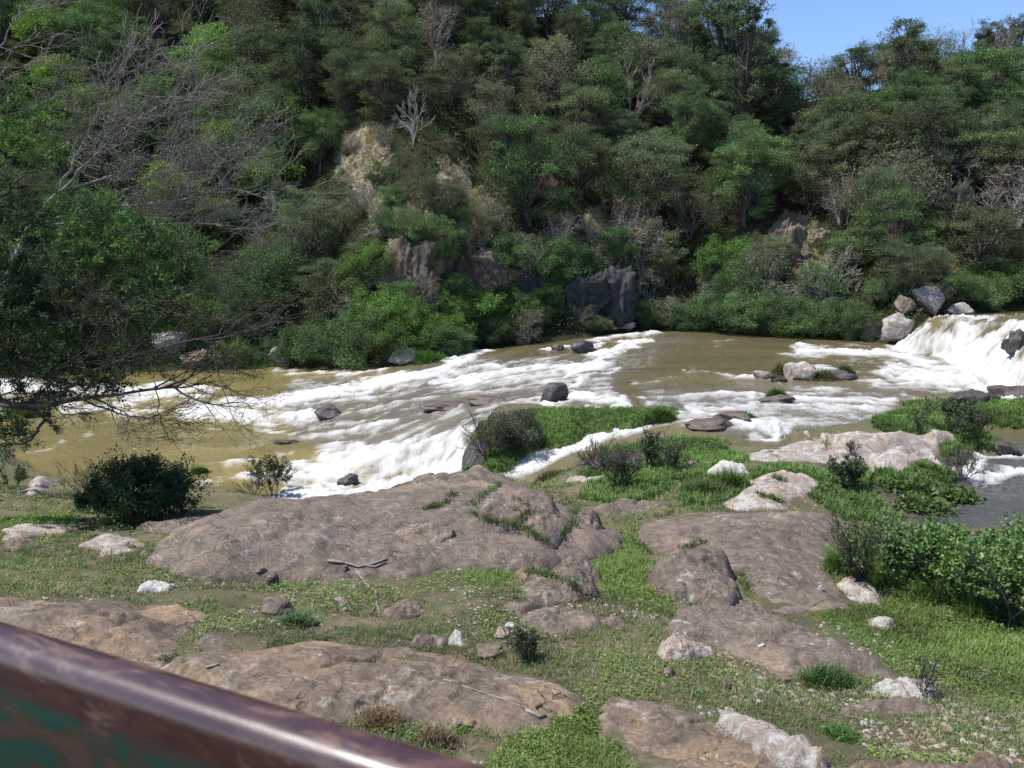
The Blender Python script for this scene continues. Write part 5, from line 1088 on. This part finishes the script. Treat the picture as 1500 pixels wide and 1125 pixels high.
for i, (lb, px, py, w, h, c) in enumerate([
  ("round green tussock on a flat dark rock downstream of the islet", 1138, 584, 26, 22, (.06, .10, .025)), ("small green tussock on the brown rock in the shallows", 1090, 613, 34, 14, (.07, .12, .03)),
  ("tawny grass tuft on the left half of the midstream islet", 1148, 549, 30, 24, (.09, .105, .035)), ("tawny grass tuft right of the islet's pale rock", 1205, 556, 40, 20, (.10, .11, .04)), ("short tuft at the right tip of the midstream islet", 1238, 548, 22, 18, (.08, .10, .03)),
  ("domed brown green tuft beside the channel's mouth", 803, 703, 44, 18, (.085, .09, .04)), ("green tuft at the right tip of the island", 970, 616, 46, 26, (.07, .12, .03)), ("bright tuft in the pool right of the dense dark bush", 292, 692, 22, 14, (.10, .17, .04)),
  ("tall yellow green grass clump behind the white grey boulder's right side", 1065, 715, 60, 40, (.09, .13, .035)), ("long grass clump above the grass lane", 1035, 725, 70, 34, (.09, .12, .04)), ("tall grass clump between the thicket and the wide purple slab", 1245, 845, 60, 70, (.085, .15, .03)),
  ("second tall grass clump at the thicket's left foot", 1275, 825, 60, 60, (.09, .15, .032)), ("pale green grass on the left far shore under the leaning tree", 40, 610, 50, 30, (.10, .15, .05)), ("reedy grass tuft by the water below the creepers", 630, 530, 60, 18, (.07, .14, .03)), ("bright reeds on the far shore by the cream boulder", 370, 534, 60, 26, (.075, .14, .03)),
  ("tall grass mixed into the front of the thicket's middle shrub", 1365, 880, 70, 56, (.095, .15, .035)), ("tall grass at the shaded foot of the largest thicket shrubs", 1440, 905, 80, 54, (.085, .14, .032)), ("tall grass standing between the weedy shrub and the thicket's first leafy shrub", 1300, 862, 50, 60, (.10, .155, .04)),
  ("dry brown tuft at the front edge of the broad tan slab", 560, 1068, 70, 40, (.16, .11, .06)), ("dry brown tuft under the grey chunk of stone", 640, 1085, 60, 30, (.14, .10, .055)), ("pale blue green grass tuft in the turf behind the broad tan slab", 440, 915, 50, 30, (.10, .15, .07)), ("deep green grass clump below the long dark slab's white pebbles", 1215, 1000, 80, 40, (.06, .11, .03)), ("bright leafy clump at the lower slabs' joint", 1235, 1080, 60, 26, (.07, .15, .03))]):
    tussock(lb, px, py, w, h, c, 400 + i)
# dry stalks and leaf litter lying in the turf
rng = R(655); NS = 5000; sx_ = rng.uniform(-.70, .70, NS); y = 1 / rng.uniform(1 / 20., 1 / 4.8, NS); x = sx_ * y; g = gz(x, y); k = (g > wz(x, y) + .02) & (rock_cover(x, y) < .05); x, y, g = x[k], y[k], g[k]; n = len(x)
mb = MB(); D = rng.normal(size=(n, 3)) * [1, 1, .18] + [0, 0, .06]; leaves(mb, np.stack([x, y, g + rng.uniform(.01, .05, n)], 1), D, rng.uniform(.03, .12, n), rng.uniform(.004, .011, n), cvar((.19, .15, .10), n, rng, .55, .12), rng, 1.5, .02)
tag(mb.build("leaf_litter", M['grass'], smooth=False), kind="stuff")
# loose gravel on the bare soil
rng = R(651); NS = 26000; sx_ = rng.uniform(-.70, .70, NS); y = 1 / rng.uniform(1 / 22., 1 / 4.8, NS); x = sx_ * y; g = gz(x, y); rc = rock_cover(x, y); pt = fbm(x * .8, y * .8, seed=77, o=4)
k = (g > wz(x, y) + .02) & (rc < .02) & (pt < -.05); x, y, g = x[k], y[k], g[k]; n = len(x); sz = .008 + .035 * rng.rand(n) ** 4
OV = np.array([[1, 0, 0], [-1, 0, 0], [0, 1, 0], [0, -1, 0], [0, 0, 1], [0, 0, -1.]]); OT = np.array([[0, 2, 4], [2, 1, 4], [1, 3, 4], [3, 0, 4], [2, 0, 5], [1, 2, 5], [3, 1, 5], [0, 3, 5]])
a = rng.uniform(0, 6.28, n); V = OV[None] * rng.uniform(.6, 1.3, (n, 6, 1)) * sz[:, None, None] * [1, 1, .6]; ca, sa = np.cos(a)[:, None], np.sin(a)[:, None]
V = np.stack([V[..., 0] * ca - V[..., 1] * sa, V[..., 0] * sa + V[..., 1] * ca, V[..., 2]], -1) + np.stack([x, y, g + sz * .2], 1)[:, None]
tag(mesh("gravel", V.reshape(-1, 3), None, (OT[None] + np.arange(n)[:, None, None] * 6).reshape(-1, 3), M['rock_pale'], smooth=False), kind="stuff")
# floating plants of the pond
def floating(label, pts, n, seed, L=.10):
    rng = R(seed); lm = MB(); P = np.array([onW(a, b_) for a, b_ in pts]); u = rng.rand(n) * (len(P) - 1.001); i = u.astype(int); f = (u - i)[:, None]; Q = P[i] * (1 - f) + P[i + 1] * f + rng.normal(0, 1, (n, 3)) * [.16, .22, 0]; Q[:, 2] = wz(Q[:, 0], Q[:, 1]) + rng.uniform(.0, .16, n)
    D = rng.normal(size=(n, 3)) + [0, 0, .6]; n_ = n; leaves(lm, Q, D, 1.35 * L * rng.uniform(.7, 1.3, n), L * 1.0 * rng.uniform(.7, 1.2, n), cvar((.075, .115, .035), n, rng, .35, .15), rng, 1.2, .12)
    c = P[0]; ob = lm.build("water_plants", M['broad'], None, c); ob.location = c; tag(ob, label, "water plants")
floating("raft of round leaved water plants drifting on the pond", [(1298,716),(1330,719),(1370,722),(1400,728)], 1200, 501)
floating("rounder bright green end of the water plant raft", [(1385,728),(1400,732),(1412,729)], 600, 502, .12)
floating("water plants along the near pond edge before the thicket", [(1330,748),(1350,742),(1375,748)], 1000, 503)
floating("mat of bright water plants at the still water's far shore", [(1072,489),(1100,490),(1140,492)], 700, 504, .26)
# straw grass hanging on the cliff and slope
rng = R(601); NS = 60000; s = rng.uniform(-.25, .58, NS); t = rng.uniform(1.5, 30, NS); y = yshore(s) + t; x = s * y; z = hz(x, y); px, py = proj(np.stack([x, y, z], 1)); st = straw(px, py)
k = (st > .25 + .5 * rng.rand(NS)) & (fbm(x * .7, y * .7, z * .7, seed=78, o=3) > -.1); x, y, z = x[k], y[k], z[k]; n = len(x); print("straw tufts", n)
mb = MB(); blades(mb, np.stack([x, y, z - .05], 1), 6, rng.uniform(.25, .6, n), np.full(n, .05), cvar((.30, .255, .175), n, rng, .4, .1) , rng, 1.3)
tag(mb.build("straw_grass", M['grass'], smooth=False), kind="stuff")
# scrub and creepers covering the soil under the trees
NS = 120000; s = rng.uniform(-.72, .70, NS); t = 95 * rng.rand(NS) ** 1.5 + .3; y = yshore(s) + t; x = s * y; z = hz(x, y); px, py = proj(np.stack([x, y, z], 1)); st = straw(px, py)
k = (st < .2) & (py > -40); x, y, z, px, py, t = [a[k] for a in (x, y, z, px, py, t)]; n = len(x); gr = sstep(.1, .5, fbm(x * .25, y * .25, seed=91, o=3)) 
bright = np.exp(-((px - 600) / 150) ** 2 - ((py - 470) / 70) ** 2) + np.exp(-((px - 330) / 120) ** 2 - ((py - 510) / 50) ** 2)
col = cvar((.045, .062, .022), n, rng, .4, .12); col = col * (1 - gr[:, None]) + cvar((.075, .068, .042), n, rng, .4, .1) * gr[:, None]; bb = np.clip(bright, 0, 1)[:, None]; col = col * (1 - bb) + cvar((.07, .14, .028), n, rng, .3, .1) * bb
hm = rng.rand(n) ** 1.5 * (.25 + .9 * np.clip(fbm(x * .5, y * .5, seed=93, o=3) + .3, 0, 1)); mb = MB()
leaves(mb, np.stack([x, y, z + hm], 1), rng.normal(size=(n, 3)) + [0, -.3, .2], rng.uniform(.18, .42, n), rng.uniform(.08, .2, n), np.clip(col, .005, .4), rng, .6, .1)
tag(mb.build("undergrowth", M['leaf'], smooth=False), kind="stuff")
print("done", len(bpy.data.objects))
